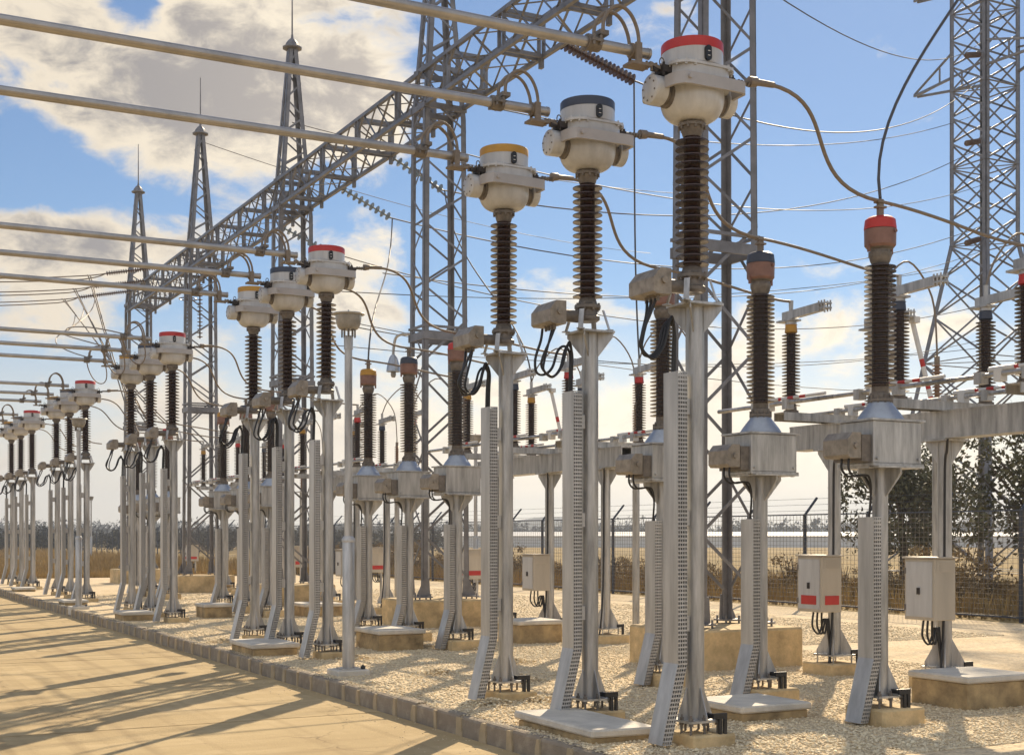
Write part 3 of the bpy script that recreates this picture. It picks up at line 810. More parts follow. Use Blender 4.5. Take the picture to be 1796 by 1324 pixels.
# ------------------------------------------------------------------ cabinets
def cabinet(loc, w, d, z0, z1, label, red=True, legs=True):
    root = thing('control_cabinet', label, 'cabinet', loc, 'control cabinets')
    b = MB(); b.cbox(-w/2,w/2,-d/2,d/2,z0,z1,.008); b.box(-w/2-.02,w/2+.02,-d/2-.02,d/2+.02,z1+.001,z1+.02)
    bd = b.build('case', M['cabinet'], root)
    b = MB(); b.box(-w/2-.012,-w/2-.001,-d/2+.04,d/2-.04,z0+.04,z1-.04); dr = b.build('door', M['head'], root)
    b = MB(); b.box(-w/2-.03,-w/2-.013,-.02,.02,(z0+z1)/2-.06,(z0+z1)/2+.02); b.build('handle', M['dark'], dr)
    for q in (.2,.8):
        b = MB(); b.lathe([(.012,z0+(z1-z0)*q-.035),(.012,z0+(z1-z0)*q+.035)], 8, (-w/2-.016,d/2-.03,0)); b.build('hinge', M['flange'], dr)
    b = MB(); b.box(-w*.42,w*.42,-d/2-.004,-d/2-.001,z1-.16,z1-.02)
    for k in range(4): b.box(-w*.3,w*.3,-d/2-.010,-d/2-.0045,z1-.145+.03*k,z1-.133+.03*k)
    b.build('vent_louvre', M['cabinet'], root)
    if red:
        b = MB(); b.box(-w*.35,w*.35,-d/2-.006,-d/2-.001,z0+.10,z0+.22); b.box(-w/2-.018,-w/2-.0125,-d*.3,d*.3,z0+.10,z0+.22); b.build('red_plate', M['red'], root)
    if legs:
        b = MB()
        for sx in (-1,1): b.box(sx*w*.3-.03,sx*w*.3+.03,-.03,.03,0,z0)
        b.build('leg', M['galv'], root)
    b = MB()
    for k in range(3): b.tube(spline([(-.1+.07*k,0,z0),(-.1+.08*k,.02,z0-.2),(.02+.05*k,.03,z0-.3),(.12+.03*k,.03,z0-.1),(.2,.02,z0-.5),(.2,.02,0)],5), .014, 8)
    b.build('cable', M['cable'], root, smooth=60)
    return root
cabinet((MX-.35,22.0-.1,0), .34, .46, .86, 1.52, 'grey control cabinet on the isolator column beside the near yellow-banded post', False, False)
cabinet((MX-.35,12.1-.1,0), .34, .5, .86, 1.60, 'grey control cabinet on the isolator column at the far right', False, False)
cabinet((MX-.35,14.1-.1,0), .34, .5, .86, 1.60, 'beige control cabinet with red plate on the isolator column right of centre', True, False)
cabinet((MX-.35,32.0-.1,0), .34, .46, .86, 1.52, 'grey control cabinet on the isolator column in the third bay', False, False)
cabinet((15.4,31.5,0), .55, .35, .75, 1.52, 'beige cabinet with red plate beside the right leg of the widest lattice tower')
cabinet((15.6,38.6,0), .55, .35, .75, 1.5, 'beige cabinet with red plate seen left of the slim yellow-capped post')
cabinet((15.8,46.5,0), .55, .35, .75, 1.5, 'beige cabinet with red plate seen behind the second bay posts')
cabinet((16.0,62.5,0), .55, .35, .7, 1.45, 'small cabinet with red plate seen beside the third lattice tower base')

# ------------------------------------------------------------------ pits
def pit(x0,x1,y0,y1,h,label,tilt=0):
    root = thing('cable_pit', label, 'cable pit', ((x0+x1)/2,(y0+y1)/2,0), 'concrete cable pits')
    w, d = (x1-x0)/2, (y1-y0)/2
    b = MB(); b.cbox(-w+.03,w-.03,-d+.03,d-.03,-.1,h-.075,.012); b.build('wall', M['pit'], root)
    b = MB(); b.cbox(-w,w,-d,d,h-.074,h,.016); o = b.build('lid', M['lid'], root)
    if tilt: o.rotation_euler = (tilt*.5, tilt, .02)
pit(6.12,6.9,20.25,21.5,.19,'low concrete pit by the kerb left of the lamp post')
pit(8.2,9.05,20.2,21.3,.34,'high concrete pit just right of the lamp post')
pit(5.95+.2,6.85,30.0,31.0,.2,'low concrete pit by the kerb at the third bay posts')
pit(8.0,8.7,30.2,31.0,.32,'concrete pit between the third and second bay posts')
pit(10.9,11.8,20.4,21.3,.40,'concrete pit with pale lid right of the near yellow-banded post')
pit(6.22,6.95,10.3,11.75,.13,'lid of a low pit lying on the kerb at the right', .02)
pit(8.3,9.2,10.8,11.7,.16,'low concrete pit between two right-hand posts')
pit(11.0,12.0,10.4,11.3,.36,'concrete pit at the far right edge')
pit(6.15,6.8,37.5,38.6,.14,'low flat pit by the kerb at the fourth bay')
pit(10.2,11.2,29.6,30.8,.30,'concrete pit seen behind the red-banded second bay post')
pit(6.2,6.9,47.5,48.5,.14,'small flat pit by the kerb at the farthest bay')

# ------------------------------------------------------------------ lattice towers and gantry beam
TX = 11.8
TY = [16.0, 25.7, 35.3, 44.95, 54.5]
def make_tower(label, loc):
    root = thing('lattice_tower', label, 'lattice tower', loc, 'lattice towers carrying the gantry')
    def half(z):
        if z < 10.6: 
            t = (z-.6)/10.; return (.53-.06*t, .385-.035*t)
        t = (z-10.6)/(15.3-10.6); return (.47*(1-t)+.11*t, .35*(1-t)+.11*t)
    for sx in (-1,1):
        for sy in (-1,1):
            b = MB()
            for a, c in ((.6,10.6),(10.6,15.3)):
                ha, hc = half(a), half(c)
                b.angle((sx*ha[0],sy*ha[1],a),(sx*hc[0],sy*hc[1],c),.11,.014,-sx,-sy)
            b.box(sx*.53-.16,sx*.53+.16,sy*.385-.15,sy*.385+.15,.60,.625)
            for k in (-1,1):
                for j in (-1,1): b.lathe([(.018,.5),(.018,.68)], 6, (sx*.53+k*.12,sy*.385+j*.11,0))
            b.prism([(sx*.53-sx*.16,.626),(sx*.53+sx*.14,.626),(sx*.53+sx*.14,.66),(sx*.53-sx*.02,1.0),(sx*.53-sx*.14,1.0)], 'xz', sy*.385+sy*.001, sy*.385+sy*.013)
            b.build('leg', M['lattice'], root)
    b = MB(); z = 1.0; k = 0
    while z < 15.0:
        dz = .90 if z < 5.8 else (.66 if z < 10.6 else .46)
        z2 = min(z+dz, 15.2); a, c = half(z), half(z2)
        if z < 5.8:
            if k % 2 == 0 or True:
                s_ = 1 if k%2 else -1
                for sy in (-1,1): b.bar((-s_*a[0],sy*(a[1]-.012),z),(s_*c[0],sy*(c[1]-.012),z2),.05,.010,up=(0,1,0))
                for sx in (-1,1): b.bar((sx*(a[0]-.012),-s_*a[1],z),(sx*(c[0]-.012),s_*c[1],z2),.010,.05,up=(0,1,0))
        else:
            s_ = 1 if k%2 else -1
            for sy in (-1,1):
                b.bar((-s_*a[0],sy*(a[1]-.012),z),(s_*c[0],sy*(c[1]-.012),z2),.045,.009,up=(0,1,0))
            for sx in (-1,1):
                b.bar((sx*(a[0]-.012),-s_*a[1],z),(sx*(c[0]-.012),s_*c[1],z2),.009,.045,up=(0,1,0))
        z = z2; k += 1
    for zz, t in ((5.95,.16),(6.2,.05),(10.75,.12),(11.55,.12)):
        h = half(zz)
        for sy in (-1,1): b.box(-h[0]-.03,h[0]+.03,sy*h[1]-.02,sy*h[1]+.02,zz,zz+t)
        for sx in (-1,1): b.box(sx*h[0]-.02,sx*h[0]+.02,-h[1]+.021,h[1]-.021,zz+.001,zz+t-.001)
    b.build('bracing', M['lattice'], root)
    b = MB(); b.lathe([(.19,15.2),(.27,15.215),(.27,15.25),(.20,15.28),(.17,15.36),(.10,15.45),(.04,15.5),(.03,15.6)], 10)
    b.build('cap', M['lattice'], root)
    b = MB(); b.tube([(0,0,15.55),(0,0,17.1)], [.025,.014], 8); b.build('lightning_rod', M['lattice'], root)
    return root
TN = ['first lattice tower, rising behind the red-banded transformer at right','second lattice tower with no top in view, behind the slim red-capped transformer','third lattice tower, its rod above the large cloud','fourth lattice tower, between the second and third bay posts','farthest and smallest lattice tower, behind the third bay']
TN = ['lattice tower behind the right-hand current transformers, its top above the picture',
      'widest lattice tower in clear view, behind the red-capped voltage transformer',
      'lattice tower with pointed top behind the second bay current transformers',
      'lattice tower with pointed top behind the third bay, second from left',
      'smallest lattice tower at the far left end of the gantry']
FN = ['right-hand','widest clear','middle pointed','second left','leftmost']
tw = None
for k, y in enumerate(TY):
    if tw is None: tw = make_tower(TN[k], (TX,y,0))
    else: dup(tw, (TX,y,0), TN[k]).scale.z = (1,1,1.0,1.014,1.027)[k]
    b = MB(); b.cbox(-.95,.95,-.85,.85,-.2,.56,.03)
    o = b.build('tower_foundation', M['footing']); o.location = (TX,y,0)
    tag(o, f'big tan concrete block under the {FN[k]} lattice tower', 'foundation', 'tower foundations')
# gantry spans
def make_span(label, loc, L=9.6):
    root = thing('gantry_beam', label, 'gantry beam', loc, 'gantry beam spans')
    x0, x1, z0, z1 = -.42,.42,10.84,11.56
    for x in (x0,x1):
        for z in (z0,z1):
            b = MB(); b.bar((x,.02,z),(x,L-.02,z),.08,.08); b.build('chord', M['beamsteel'], root)
    n = 4
    for k in range(n):
        y = L*(k+.5)/n
        b = MB()
        for x in (x0,x1):
            for dy in (-.09,.09): b.bar((x,y+dy,z0+.041),(x,y+dy,z1-.041),.07,.035,up=(0,1,0))
        for z in (z0,z1):
            for dy in (-.09,.09): b.bar((x0+.042,y+dy,z),(x1-.042,y+dy,z),.04,.075)
        b.bar((x0+.05,y,z0+.06),(x1-.05,y,z1-.06),.05,.012); b.bar((x1-.05,y+.02,z0+.06),(x0+.05,y+.02,z1-.06),.05,.012)
        b.box(x1-.035,x1+.035,y-.05,y+.05,z0-.20,z0-.041)
        b.build('portal_frame', M['beamsteel'], root)
    b = MB(); m = 12
    for k in range(m):
        ya, yb = L*k/m, L*(k+1)/m
        if k % 2: zz = (z0,z1); xx = (x0,x1)
        else: zz = (z1,z0); xx = (x1,x0)
        for x in (x0,x1):
            b.bar((x,ya,zz[0]),(x,yb,zz[1]),.010,.05,up=(1,0,0))
            if k % 3 != 1: b.bar((x-.014,ya,zz[1]),(x-.014,yb,zz[0]),.010,.035,up=(1,0,0))
        for z in (z0+.02,z1-.02): b.bar((xx[0],ya,z),(xx[1],yb,z),.05,.010)
    b.build('lacing', M['beamsteel'], root)
    return root
SN = ['gantry beam span overhead at the far right, nearest the camera','gantry beam span entering at the upper right of the picture','gantry beam span between the widest tower and the middle pointed tower',
      'gantry beam span behind the second bay heads','gantry beam span at the far left end of the gantry']
sp = None
for k, y0 in enumerate((6.4,16.0,25.7,35.3,44.95)):
    if sp is None: sp = make_span(SN[k], (TX,y0,0))
    else: dup(sp, (TX,y0,0), SN[k])

# ------------------------------------------------------------------ insulator strings and overhead lines
def string_mb(b, p0, p1, n, r, core=.025):
    p0 = Vector(p0); p1 = Vector(p1); ax = (p1-p0); Ln = ax.length; ax.normalize()
    u = ax.orthogonal().normalized(); w = ax.cross(u)
    b.tube([p0, p1], core, 6)
    for k in range(n):
        c = p0 + ax*(Ln*(k+.5)/n); h = Ln/n*.10
        prof = [(core*1.6,-h),(r,-h*.3),(r*.97,h*.3),(core*2.2,h*1.3)]
        m = 12; vs = []
        for rr, z in prof:
            for j in range(m):
                a = 2*PI*j/m; vs.append(c + ax*z + u*rr*math.cos(a) + w*rr*math.sin(a))
        fs = []
        for i in range(3):
            for j in range(m):
                j2 = (j+1)%m; fs.append((i*m+j,i*m+j2,(i+1)*m+j2,(i+1)*m+j))
        fs += [tuple(range(m))[::-1], tuple(range(3*m,4*m))]
        b.add(vs, fs)
def istring(p0, p1, n, r, m, label):
    b = MB(); string_mb(b, p0, p1, n, r)
    return tag(b.build('insulator_string', M[m], smooth=40), label, 'insulator string', 'insulator strings on the gantry')
def sag(p0, p1, s, n=24):
    p0 = Vector(p0); p1 = Vector(p1)
    return [p0.lerp(p1,k/n) - Vector((0,0,4*s*(k/n)*(1-k/n))) for k in range(n+1)]
PYL = Vector((46.7,43.2,0))
# strings to the pylon side
ST = [((12.25,32.7,10.85),(13.75,33.0,10.32),'glass insulator string hanging off the beam right of the middle pointed tower'),
      ((12.25,29.4,10.85),(13.75,29.7,10.30),'glass insulator string beside the widest lattice tower'),
      ((12.25,37.6,10.85),(13.75,37.9,10.35),'glass insulator string below the beam left of the red-banded second bay head'),
      ((12.25,21.3,10.9),(13.9,21.4,10.5),'long insulator string running right from the upper right beam')]
for k, (a, c, lab) in enumerate(ST):
    istring(a, c, 9 if k < 3 else 18, .115, 'glass' if k < 3 else 'stringbrown', lab)
    tgt = PYL + Vector((-.9, -.6, [15.5,19,12,22][k]))
    wire_thing('overhead_line', sag(c, tgt, 1.6), .017, f'overhead line leaving the {["middle","nearer","farther","upper right"][k]} glass string towards the far pylon' if k < 3 else 'overhead line leaving the long string at the upper right', 'overhead line', 'overhead lines to the pylon', 'farwire', 6)
for k, (y, z, zt) in enumerate(((16.2,12.2,26.5),(16.8,10.9,23.6),(25.9,11.2,20.5),(26.2,10.2,17.3),(30.,8.2,14.4),(34.,7.6,10.5))):
    wire_thing('overhead_line', sag((12.3,y,z), PYL+Vector((-.9,-.6,zt)), 1.2), .014, f'thin overhead line rising rightwards to the far pylon, number {k+1} from the top', 'overhead line', 'overhead lines to the pylon', 'farwire', 6)
# droppers from the lines to the apparatus
DR = [((13.8,33.0,10.3),(VTX,23.95,5.25),'dropper wire curving down to the yellow-capped voltage transformer of the second bay'),
      ((13.8,29.7,10.3),(BX,24.0,5.0),'dropper wire curving down to the yellow isolator of the second bay'),
      ((13.9,21.4,10.5),(BX,20.0,5.0),'dropper wire down to the red isolator of the second bay'),
      ((14.2,12.0,11.5),(VTX,10.15,5.25),'dropper wire hanging from above the picture to the rightmost voltage transformer')]
for a, c, lab in DR:
    a = Vector(a); c = Vector(c)
    pts = bez(a, a+(c-a)*.12-Vector((0,0,1.6)), c+Vector((.35,.7,1.6)), c, 22)
    wire_thing('dropper', pts, .017, lab, 'wire', 'droppers from the overhead lines', 'farwire', 6)
# brown strings and twin lines leaving to the left over the road
for k, (y, nm) in enumerate(((48.3,'uppermost'),(51.2,'middle'),(53.6,'lowest'))):
    a = (11.3,y,11.5); c = (9.3,y-.2,11.05)
    istring(a, c, 24, .085, 'stringbrown', f'{nm} brown insulator string at the left end of the gantry')
    pts = spline([c,(8.5,y-.3,10.88),(5.8,y-.6,10.5),(0,y-1.2,9.9),(-12,y-2,9.4)],6)
    for j, dz in enumerate((.0,-.12)):
        wire_thing('overhead_line', [p+Vector((0,0,dz*min(1,i/6))) for i,p in enumerate(pts)], .019, f'{"upper" if j==0 else "lower"} wire of the {nm} twin line leaving left over the road', 'overhead line', 'twin lines leaving left', 'wire', 6)
    for j in (0,1):
        s0 = Vector((8.75-.08*j,y-.3,10.93)); e0 = Vector((VTX-.1*j, VTY[3][2-k], 5.24))
        pts = bez(s0, s0.lerp(e0,.3)-Vector((.05,0,.12-.3*j)), s0.lerp(e0,.7)-Vector((0,0,.3+.1*j)), e0, 18)
        wire_thing('dropper', pts, .02, f'{"upper" if j==0 else "lower"} straight dropper from the {nm} twin line down to the fourth bay', 'wire', 'droppers down to the fourth bay', 'wire', 6)
    q0 = s0.lerp(e0,.16); q1 = Vector((6.0, CTY[2][2-k], 6.19))
    wire_thing('dropper', bez(q0, q0+Vector((-.6,-3,-1.6)), q1+Vector((-1.3,3.5,.9)), q1, 20), .015, f'slack looped wire from the {nm} twin line to a third bay tube', 'wire', 'slack loops at the third bay', 'wire', 6)
    wire_thing('dropper', bez(q1+Vector((0,0,-.1)), q1+Vector((.2,.5,-.75)), q1+Vector((.75,.5,-.75)), q1+Vector((.42,0,-.1)), 14), .013, f'short slack wire under the {["yellow","black","red"][k]} phase tube end of the third bay', 'wire', 'slack loops at the third bay', 'wire', 6)
# hanging strings under the far beam
for k, (y, nm) in enumerate(((47.0,'left'),(45.4,'right'))):
    b = MB(); string_mb(b, (11.9,y,10.75),(11.9,y,8.6), 17, .10)
    b.tube([(11.9+.3*math.cos(a),y+.3*math.sin(a),10.2) for a in np.linspace(0,2*PI,20)], .02, 6)
    tag(b.build('insulator_string', M['stringbrown'], smooth=40), f'{nm} vertical insulator string hanging under the far gantry beam', 'insulator string', 'insulator strings on the gantry')
# thin wires low in the sky behind the widest tower
for k, (a, c) in enumerate((((15,40,9.6),(46,44,14.0)),((15,41,8.9),(46,41,8.0)),((15,42,8.2),(46,43,10.2)))):
    wire_thing('overhead_line', sag(a, c, .7), .014, f'{["rising","falling","level"][k]} thin wire crossing behind the near yellow-banded insulator', 'overhead line', 'thin wires behind the towers', 'farwire', 6)
wire_thing('earth_wire', sag((11.8,44.95,15.2),(40,60,17),.6), .012, 'thin earth wire from the second-left tower top', 'wire', None, 'farwire', 6)
wire_thing('earth_wire', sag((11.8,35.3,13.2),(34,47,16.5),.4), .012, 'thin earth wire leaving the middle pointed tower to the right', 'wire', None, 'farwire', 6)

# ------------------------------------------------------------------ far pylon
root = thing('pylon', 'tall dense lattice pylon standing beyond the fence at the right edge', 'pylon', tuple(PYL))
def ph(z):
    return 1.05 + (0 if z > 15 else (15-z)*.16) if z > 0 else 3.4
for sx in (-1,1):
    for sy in (-1,1):
        b = MB()
        for a, c in ((-.1,15),(15,36)):
            ha, hc = ph(max(a,.01)), ph(c)
            b.angle((sx*ha,sy*ha,a),(sx*hc,sy*hc,c),.22,.03,-sx,-sy)
        b.build('leg', M['lattice'], root)
b = MB(); z = .3; k = 0
while z < 35:
    dz = ph(z)*1.1; z2 = z+dz; a, c = ph(z)-.02, ph(z2)-.02
    for s_ in (-1,1):
        for t in (-1,1):
            b.bar((t*-a,s_*a,z),(t*c,s_*c,z2),.09,.02,up=(0,1,0)); b.bar((s_*a,t*-a,z),(s_*c,t*c,z2),.02,.09,up=(0,1,0))
    if k % 3 == 0:
        for s_ in (-1,1):
            b.bar((-a,s_*a,z),(a,s_*a,z),.10,.03); b.bar((s_*a,-a,z),(s_*a,a,z),.10,.03)
        b.bar((-a,-a,z),(a,a,z),.08,.03); b.bar((-a,a,z),(a,-a,z),.08,.03)
    z = z2; k += 1
b.build('bracing', M['lattice'], root)
for z in (22.5,27.0,31.5):
    for sy in (-1,1):
        b = MB()
        for sx in (-1,1):
            b.bar((sx*1.0,sy*1.0,z),(0+sx*.1,sy*4.2,z+.25),.10,.10); b.bar((sx*1.0,sy*1.0,z+1.1),(sx*.1,sy*4.2,z+.3),.08,.08)
            b.bar((sx*.7,sy*2.0,z+.1),(sx*.7,sy*2.0,z+.8),.06,.06)
        b.build('cross_arm', M['lattice'], root)
# short strings on the pylon
for k, z in enumerate((19.2,14.9,23.0)):
    b = MB(); p = PYL+Vector((-1.1,-.7,z)); string_mb(b, p, p+Vector((-1.3,-.5,-.4)), 10, .13)
    tag(b.build('insulator_string', M['stringbrown'], smooth=40), f'{["middle","lowest","highest"][k]} short string on the left side of the far pylon', 'insulator string', 'strings on the pylon')

# ------------------------------------------------------------------ lamps
def make_lamp(label, loc):
    root = thing('lamp_post', label, 'lamp post', loc, 'yard lamp posts')
    b = MB(); b.lathe([(.083,.07),(.083,1.80),(.06,1.86)], 18); b.lathe([(.055,1.85),(.052,4.55)], 18); b.lathe([(.062,4.40),(.062,4.58)], 18)
    b.box(-.13,.13,-.13,.13,.075,.09)
    b.build('pole', M['galv'], root, smooth=35)
    b = MB(); b.lathe([(.088,1.79),(.09,1.80),(.09,1.83),(.062,1.87)], 18); b.build('collar', M['tray'], root, smooth=35)
    b = MB(); b.lathe([(.085,4.66),(.125,4.672),(.148,4.70),(.168,4.76),(.176,4.82),(.178,4.86)], 24); b.build('lamp_bowl', M['lampglass'], root, smooth=40)
    b = MB(); b.lathe([(.178,4.861),(.205,4.862),(.224,4.874),(.218,4.884),(.15,4.892),(.05,4.897),(.012,4.91),(.01,4.935)], 24); b.build('lamp_lid', M['tray'], root, smooth=30)
    b = MB()
    for k in range(10):
        a = 2*PI*k/10; b.box(.092*math.cos(a)-.008,.092*math.cos(a)+.008,.092*math.sin(a)-.008,.092*math.sin(a)+.008,4.56,4.665)
    b.build('vent_ring', M['flange'], root)
    b = MB(); b.cbox(-.23,.23,-.23,.23,-.15,.072,.015); b.build('base_slab', M['lid'], root)
    b = MB(); b.lathe([(.03,.07),(.035,.1),(.01,.13)], 8, (.17,-.1,0)); b.build('bolt_cover', M['cable'], root)
    return root
lp = make_lamp('grey lamp post with glass bowl standing by the kerb in the foreground', (6.51,17.1,0))
for x, y, l in ((6.2,35.6,'lamp post with pale bowl in front of the fourth bay posts'),(19.2,105,'tiny far lamp post above the fence at left'),(17.7,35.9,'lamp post top seen behind the red-capped voltage transformer')):
    dup(lp, (x,y,0), l)
root = thing('pendant_lamp', 'grey bell-shaped lamp hanging from a bent arm on the widest tower', 'lamp', (TX-.5,TY[1]+.6,6.05))
b = MB(); b.tube(spline([(.1,-.2,.1),(-.05,.1,.12),(-.12,.25,.05),(-.15,.3,-.2),(-.15,.3,-.32)],6), .03, 8); b.build('arm', M['galv'], root, smooth=60)
b = MB(); b.lathe([(.05,-.30),(.09,-.36),(.13,-.5),(.15,-.62),(.15,-.66)], 16, (-.15,.3,0)); b.build('shade', M['cone'], root, smooth=40)
b = MB(); b.lathe([(.05,-.66),(.06,-.72),(.04,-.78)], 12, (-.15,.3,0)); b.build('bulb', M['lampglass'], root, smooth=40)

# ------------------------------------------------------------------ fence
FEX = 23.6
root = thing('perimeter_fence', 'dark wire mesh fence with bent post tops behind the whole yard', 'fence', (FEX,10,0))
pm = None
for k in range(96):
    y = -8 + 2.4*k
    if pm is None:
        b = MB(); b.box(-.035,.035,-.035,.035,-.1,2.45); b.bar((0,0,2.43),(.42,0,2.9),.05,.05); pm = b.build('post', M['fence'], root); pm.location = (0,y-10,0)
    else:
        c = pm.copy(); COL.objects.link(c); c.location = (0,y-10,0)
b = MB()
for z in (.08,2.44): b.bar((-.045,-18,z),(-.045,212,z),.035,.035)
b.build('rail', M['fence'], root)
b = MB()
for t in (.25,.6,.95): b.tube([(.42*t,-18,2.43+.47*t),(.42*t,212,2.43+.47*t)], .006, 4)
b.build('barbed_wire', M['fence'], root)
b = MB()
for z in np.arange(.12,2.42,.115): b.box(-.056,-.050,-18,90,z-.004,z+.004)
for y in np.arange(-18,90,.14): b.box(-.0565,-.0505,y-.004,y+.004,.1,2.43)
b.build('wire_mesh', M['mesh'], root)

# ------------------------------------------------------------------ plants
def leaves(n, cx, cy, cz, rx, ry, rz, size, clumps=40):
    # leaf quads gathered in clumps through an uneven volume
    d = rng.normal(size=(clumps,3)); d /= np.linalg.norm(d,axis=1)[:,None]
    cen = d*(rng.random(clumps)**.45)[:,None]*np.array([rx,ry,rz]) + np.array([cx,cy,cz])
    w = rng.uniform(.12,.34,clumps)
    k = rng.integers(0,clumps,n)
    p = cen[k] + rng.normal(size=(n,3))*w[k][:,None]*np.array([rx,ry,rz])*.55
    a = rng.normal(size=(n,3)); a /= np.linalg.norm(a,axis=1)[:,None]
    t = rng.normal(size=(n,3)); t -= a*(t*a).sum(1)[:,None]; t /= np.linalg.norm(t,axis=1)[:,None]
    s_ = size*rng.uniform(.6,1.4,n)[:,None]
    V = np.stack([p-a*s_, p+t*s_*.45, p+a*s_, p-t*s_*.45],1).reshape(-1,3)
    return V, np.arange(4*n).reshape(-1,4)
def make_tree(label, loc, h, m, group, nleaf=9000):
    root = thing('tree', label, 'tree', loc, group)
    b = MB(); b.tube(spline([(0,0,-.1),(.08,.03,h*.25),(-.05,.05,h*.5),(.05,0,h*.8)],4), [.16*(1-.055*i) for i in range(13)], 8)
    for k in range(9):
        a = random.uniform(0,2*PI); z = h*random.uniform(.25,.6); r = h*random.uniform(.18,.32)
        b.tube(spline([(0,.03,z),(r*.5*math.cos(a),r*.5*math.sin(a),z+h*.12),(r*math.cos(a),r*math.sin(a),z+h*.26)],4), [.07*(1-.09*i) for i in range(9)], 6)
    b.build('trunk', M['bark'], root, smooth=60)
    V, F = leaves(nleaf, 0,0,h*.62, h*.36,h*.36,h*.40, .085, 70)
    npmesh('crown', V, F, m, root)
    return root
tr = [make_tree('leafy tree behind the fence at the right edge', (31,17.5,0), 6.2, M['leaf'], 'trees behind the fence'),
      make_tree('thin olive tree behind the fence right of centre', (30,31,0), 5.2, M['leaf'], 'trees behind the fence', 5500)]
dup(tr[0], (33,24.5,0), 'broad tree behind the fence between two right-hand columns', 1.2)
dup(tr[1], (29,25,0), 'small tree behind the fence beside the rightmost voltage transformer', 2.1)
dup(tr[1], (36,36,0), 'low tree behind the fence right of the right-hand lattice tower', .6)
dup(tr[0], (40,27,0), 'tree standing farther back beyond the fence at right', 2.6)
# shrubs behind the fence
def make_shrub(loc):
    root = thing('dry_shrub', 'brown dry shrub growing behind the wire fence', 'shrub', loc, 'dry shrubs along the fence')
    b = MB()
    for k in range(9):
        a = random.uniform(0,2*PI); r = random.uniform(.3,.9)
        b.tube([(0,0,-.05),(r*.5*math.cos(a),r*.5*math.sin(a),.6),(r*math.cos(a),r*math.sin(a),1.3+random.random()*.3)], [.025,.018,.008], 5)
    b.build('stem', M['bark'], root)
    V, F = leaves(3200, 0,0,.8, 1.3,1.3,.75, .055, 34)
    npmesh('foliage', V, F, M['dryleaf'], root)
    return root
sh = make_shrub((25.4,20,-.03))
for k in range(34):
    y = 14 + k*2.1 + random.uniform(-.5,.5)
    o = dup(sh, (25.6+random.uniform(-.3,2.2), y, -.03), sh['label'], random.uniform(0,6)); s_ = random.uniform(.6,1.1); o.scale = (s_,s_*1.1,s_*random.uniform(.7,1.2))

def grass(n, x0,x1,y0,y1, hmin,hmax, w=.02, pw=1.):
    px = rng.uniform(x0,x1,n); py = y0+(y1-y0)*rng.random(n)**pw
    h = rng.uniform(hmin,hmax,n); a = rng.uniform(0,2*PI,n); ln = rng.uniform(.0,.5,n)*h; b_ = rng.uniform(0,2*PI,n)
    ww = w*rng.uniform(.6,1.6,n)*(.7+.012*np.hypot(px,py))
    v0 = np.stack([px-ww*np.cos(a),py-ww*np.sin(a),np.full(n,-.04)],1); v1 = np.stack([px+ww*np.cos(a),py+ww*np.sin(a),np.full(n,-.04)],1)
    v2 = np.stack([px+ln*np.cos(b_),py+ln*np.sin(b_),h],1)
    return np.stack([v0,v1,v2],1).reshape(-1,3), np.arange(3*n).reshape(-1,3)
V1,F1 = grass(42000, 6.3,23.2, 62.2,150, .08,.40, .018, 1.6)
V2,F2 = grass(26000, 23.8,34, 6,75, .2,.7, .022)
V3,F3 = grass(5000, 19,23.4, 80,200, .3,.8, .02)
V4,F4 = grass(6000, 15,23.3, 66,110, .3,.75, .02)
VV=[V1,V2,V3,V4]; FF=[]; off=0
for v,f in zip(VV,(F1,F2,F3,F4)): FF.append(f+off); off+=len(v)
tag(npmesh('dry_grass', np.concatenate(VV), np.concatenate(FF), M['drygrass']), 'ochre dry grass growing beyond the gravel and along the fence', 'grass', kind='stuff')

# far wood, building and hills
def far_wood(n, d0, d1, hmin, hmax, az0, az1):
    Vs=[];Fs=[];off=0
    for k in range(n):
        d = random.uniform(d0,d1); a = math.radians(random.uniform(az0,az1)); x,y = d*math.sin(a), d*math.cos(a)
        h = random.uniform(hmin,hmax); w = h*random.uniform(.28,.5)
        v,f = leaves(130, x,y,h*.5, w,w,h*.45, h*.055, 12)
        Vs.append(v);Fs.append(f+off);off+=len(v)
    return np.concatenate(Vs),np.concatenate(Fs)
V,F = far_wood(1500, 420, 760, 4.5, 9, 2, 58)
V2_,F2_ = far_wood(620, 150, 215, 1.9, 3.3, 3, 25)
V = np.concatenate([V, V2_]); F = np.concatenate([F, F2_+len(V)-len(V2_)])
tag(npmesh('far_wood', V, F, M['wood']), 'far line of trees fading to blue beyond the field', 'wood', kind='stuff')
b = MB(); ng = 120
vs=[];
for k in range(ng+1):
    a = math.radians(-5 + 75*k/ng); d = 950
    h = 8 + 4*math.sin(k*.13+1) + 2.5*math.sin(k*.37) + 1.3*math.sin(k*.9+2)
    for dd, z in ((d-150,-.5),(d,h),(d+200,h*1.2),(d+320,-.5)): vs.append((dd*math.sin(a),dd*math.cos(a),z))
fs=[]
for k in range(ng):
    for j in range(3): fs.append((4*k+j,4*k+4+j,4*k+5+j,4*k+1+j))
b.add(vs,fs); tag(b.build('hills', M['hill'], smooth=80), kind='structure')
root = thing('far_shed', 'long low white shed far beyond the fence', 'building', (150,180,0))
b = MB(); b.box(-2,2,-70,70,-.1,1.9); b.build('wall', M['white_wall'], root)
b = MB(); b.prism([(-2.3,1.905),(2.3,1.905),(0,2.6)], 'xz', -70.5, 70.5); b.build('roof', M['white_wall'], root)
root.rotation_euler.z = math.radians(62)

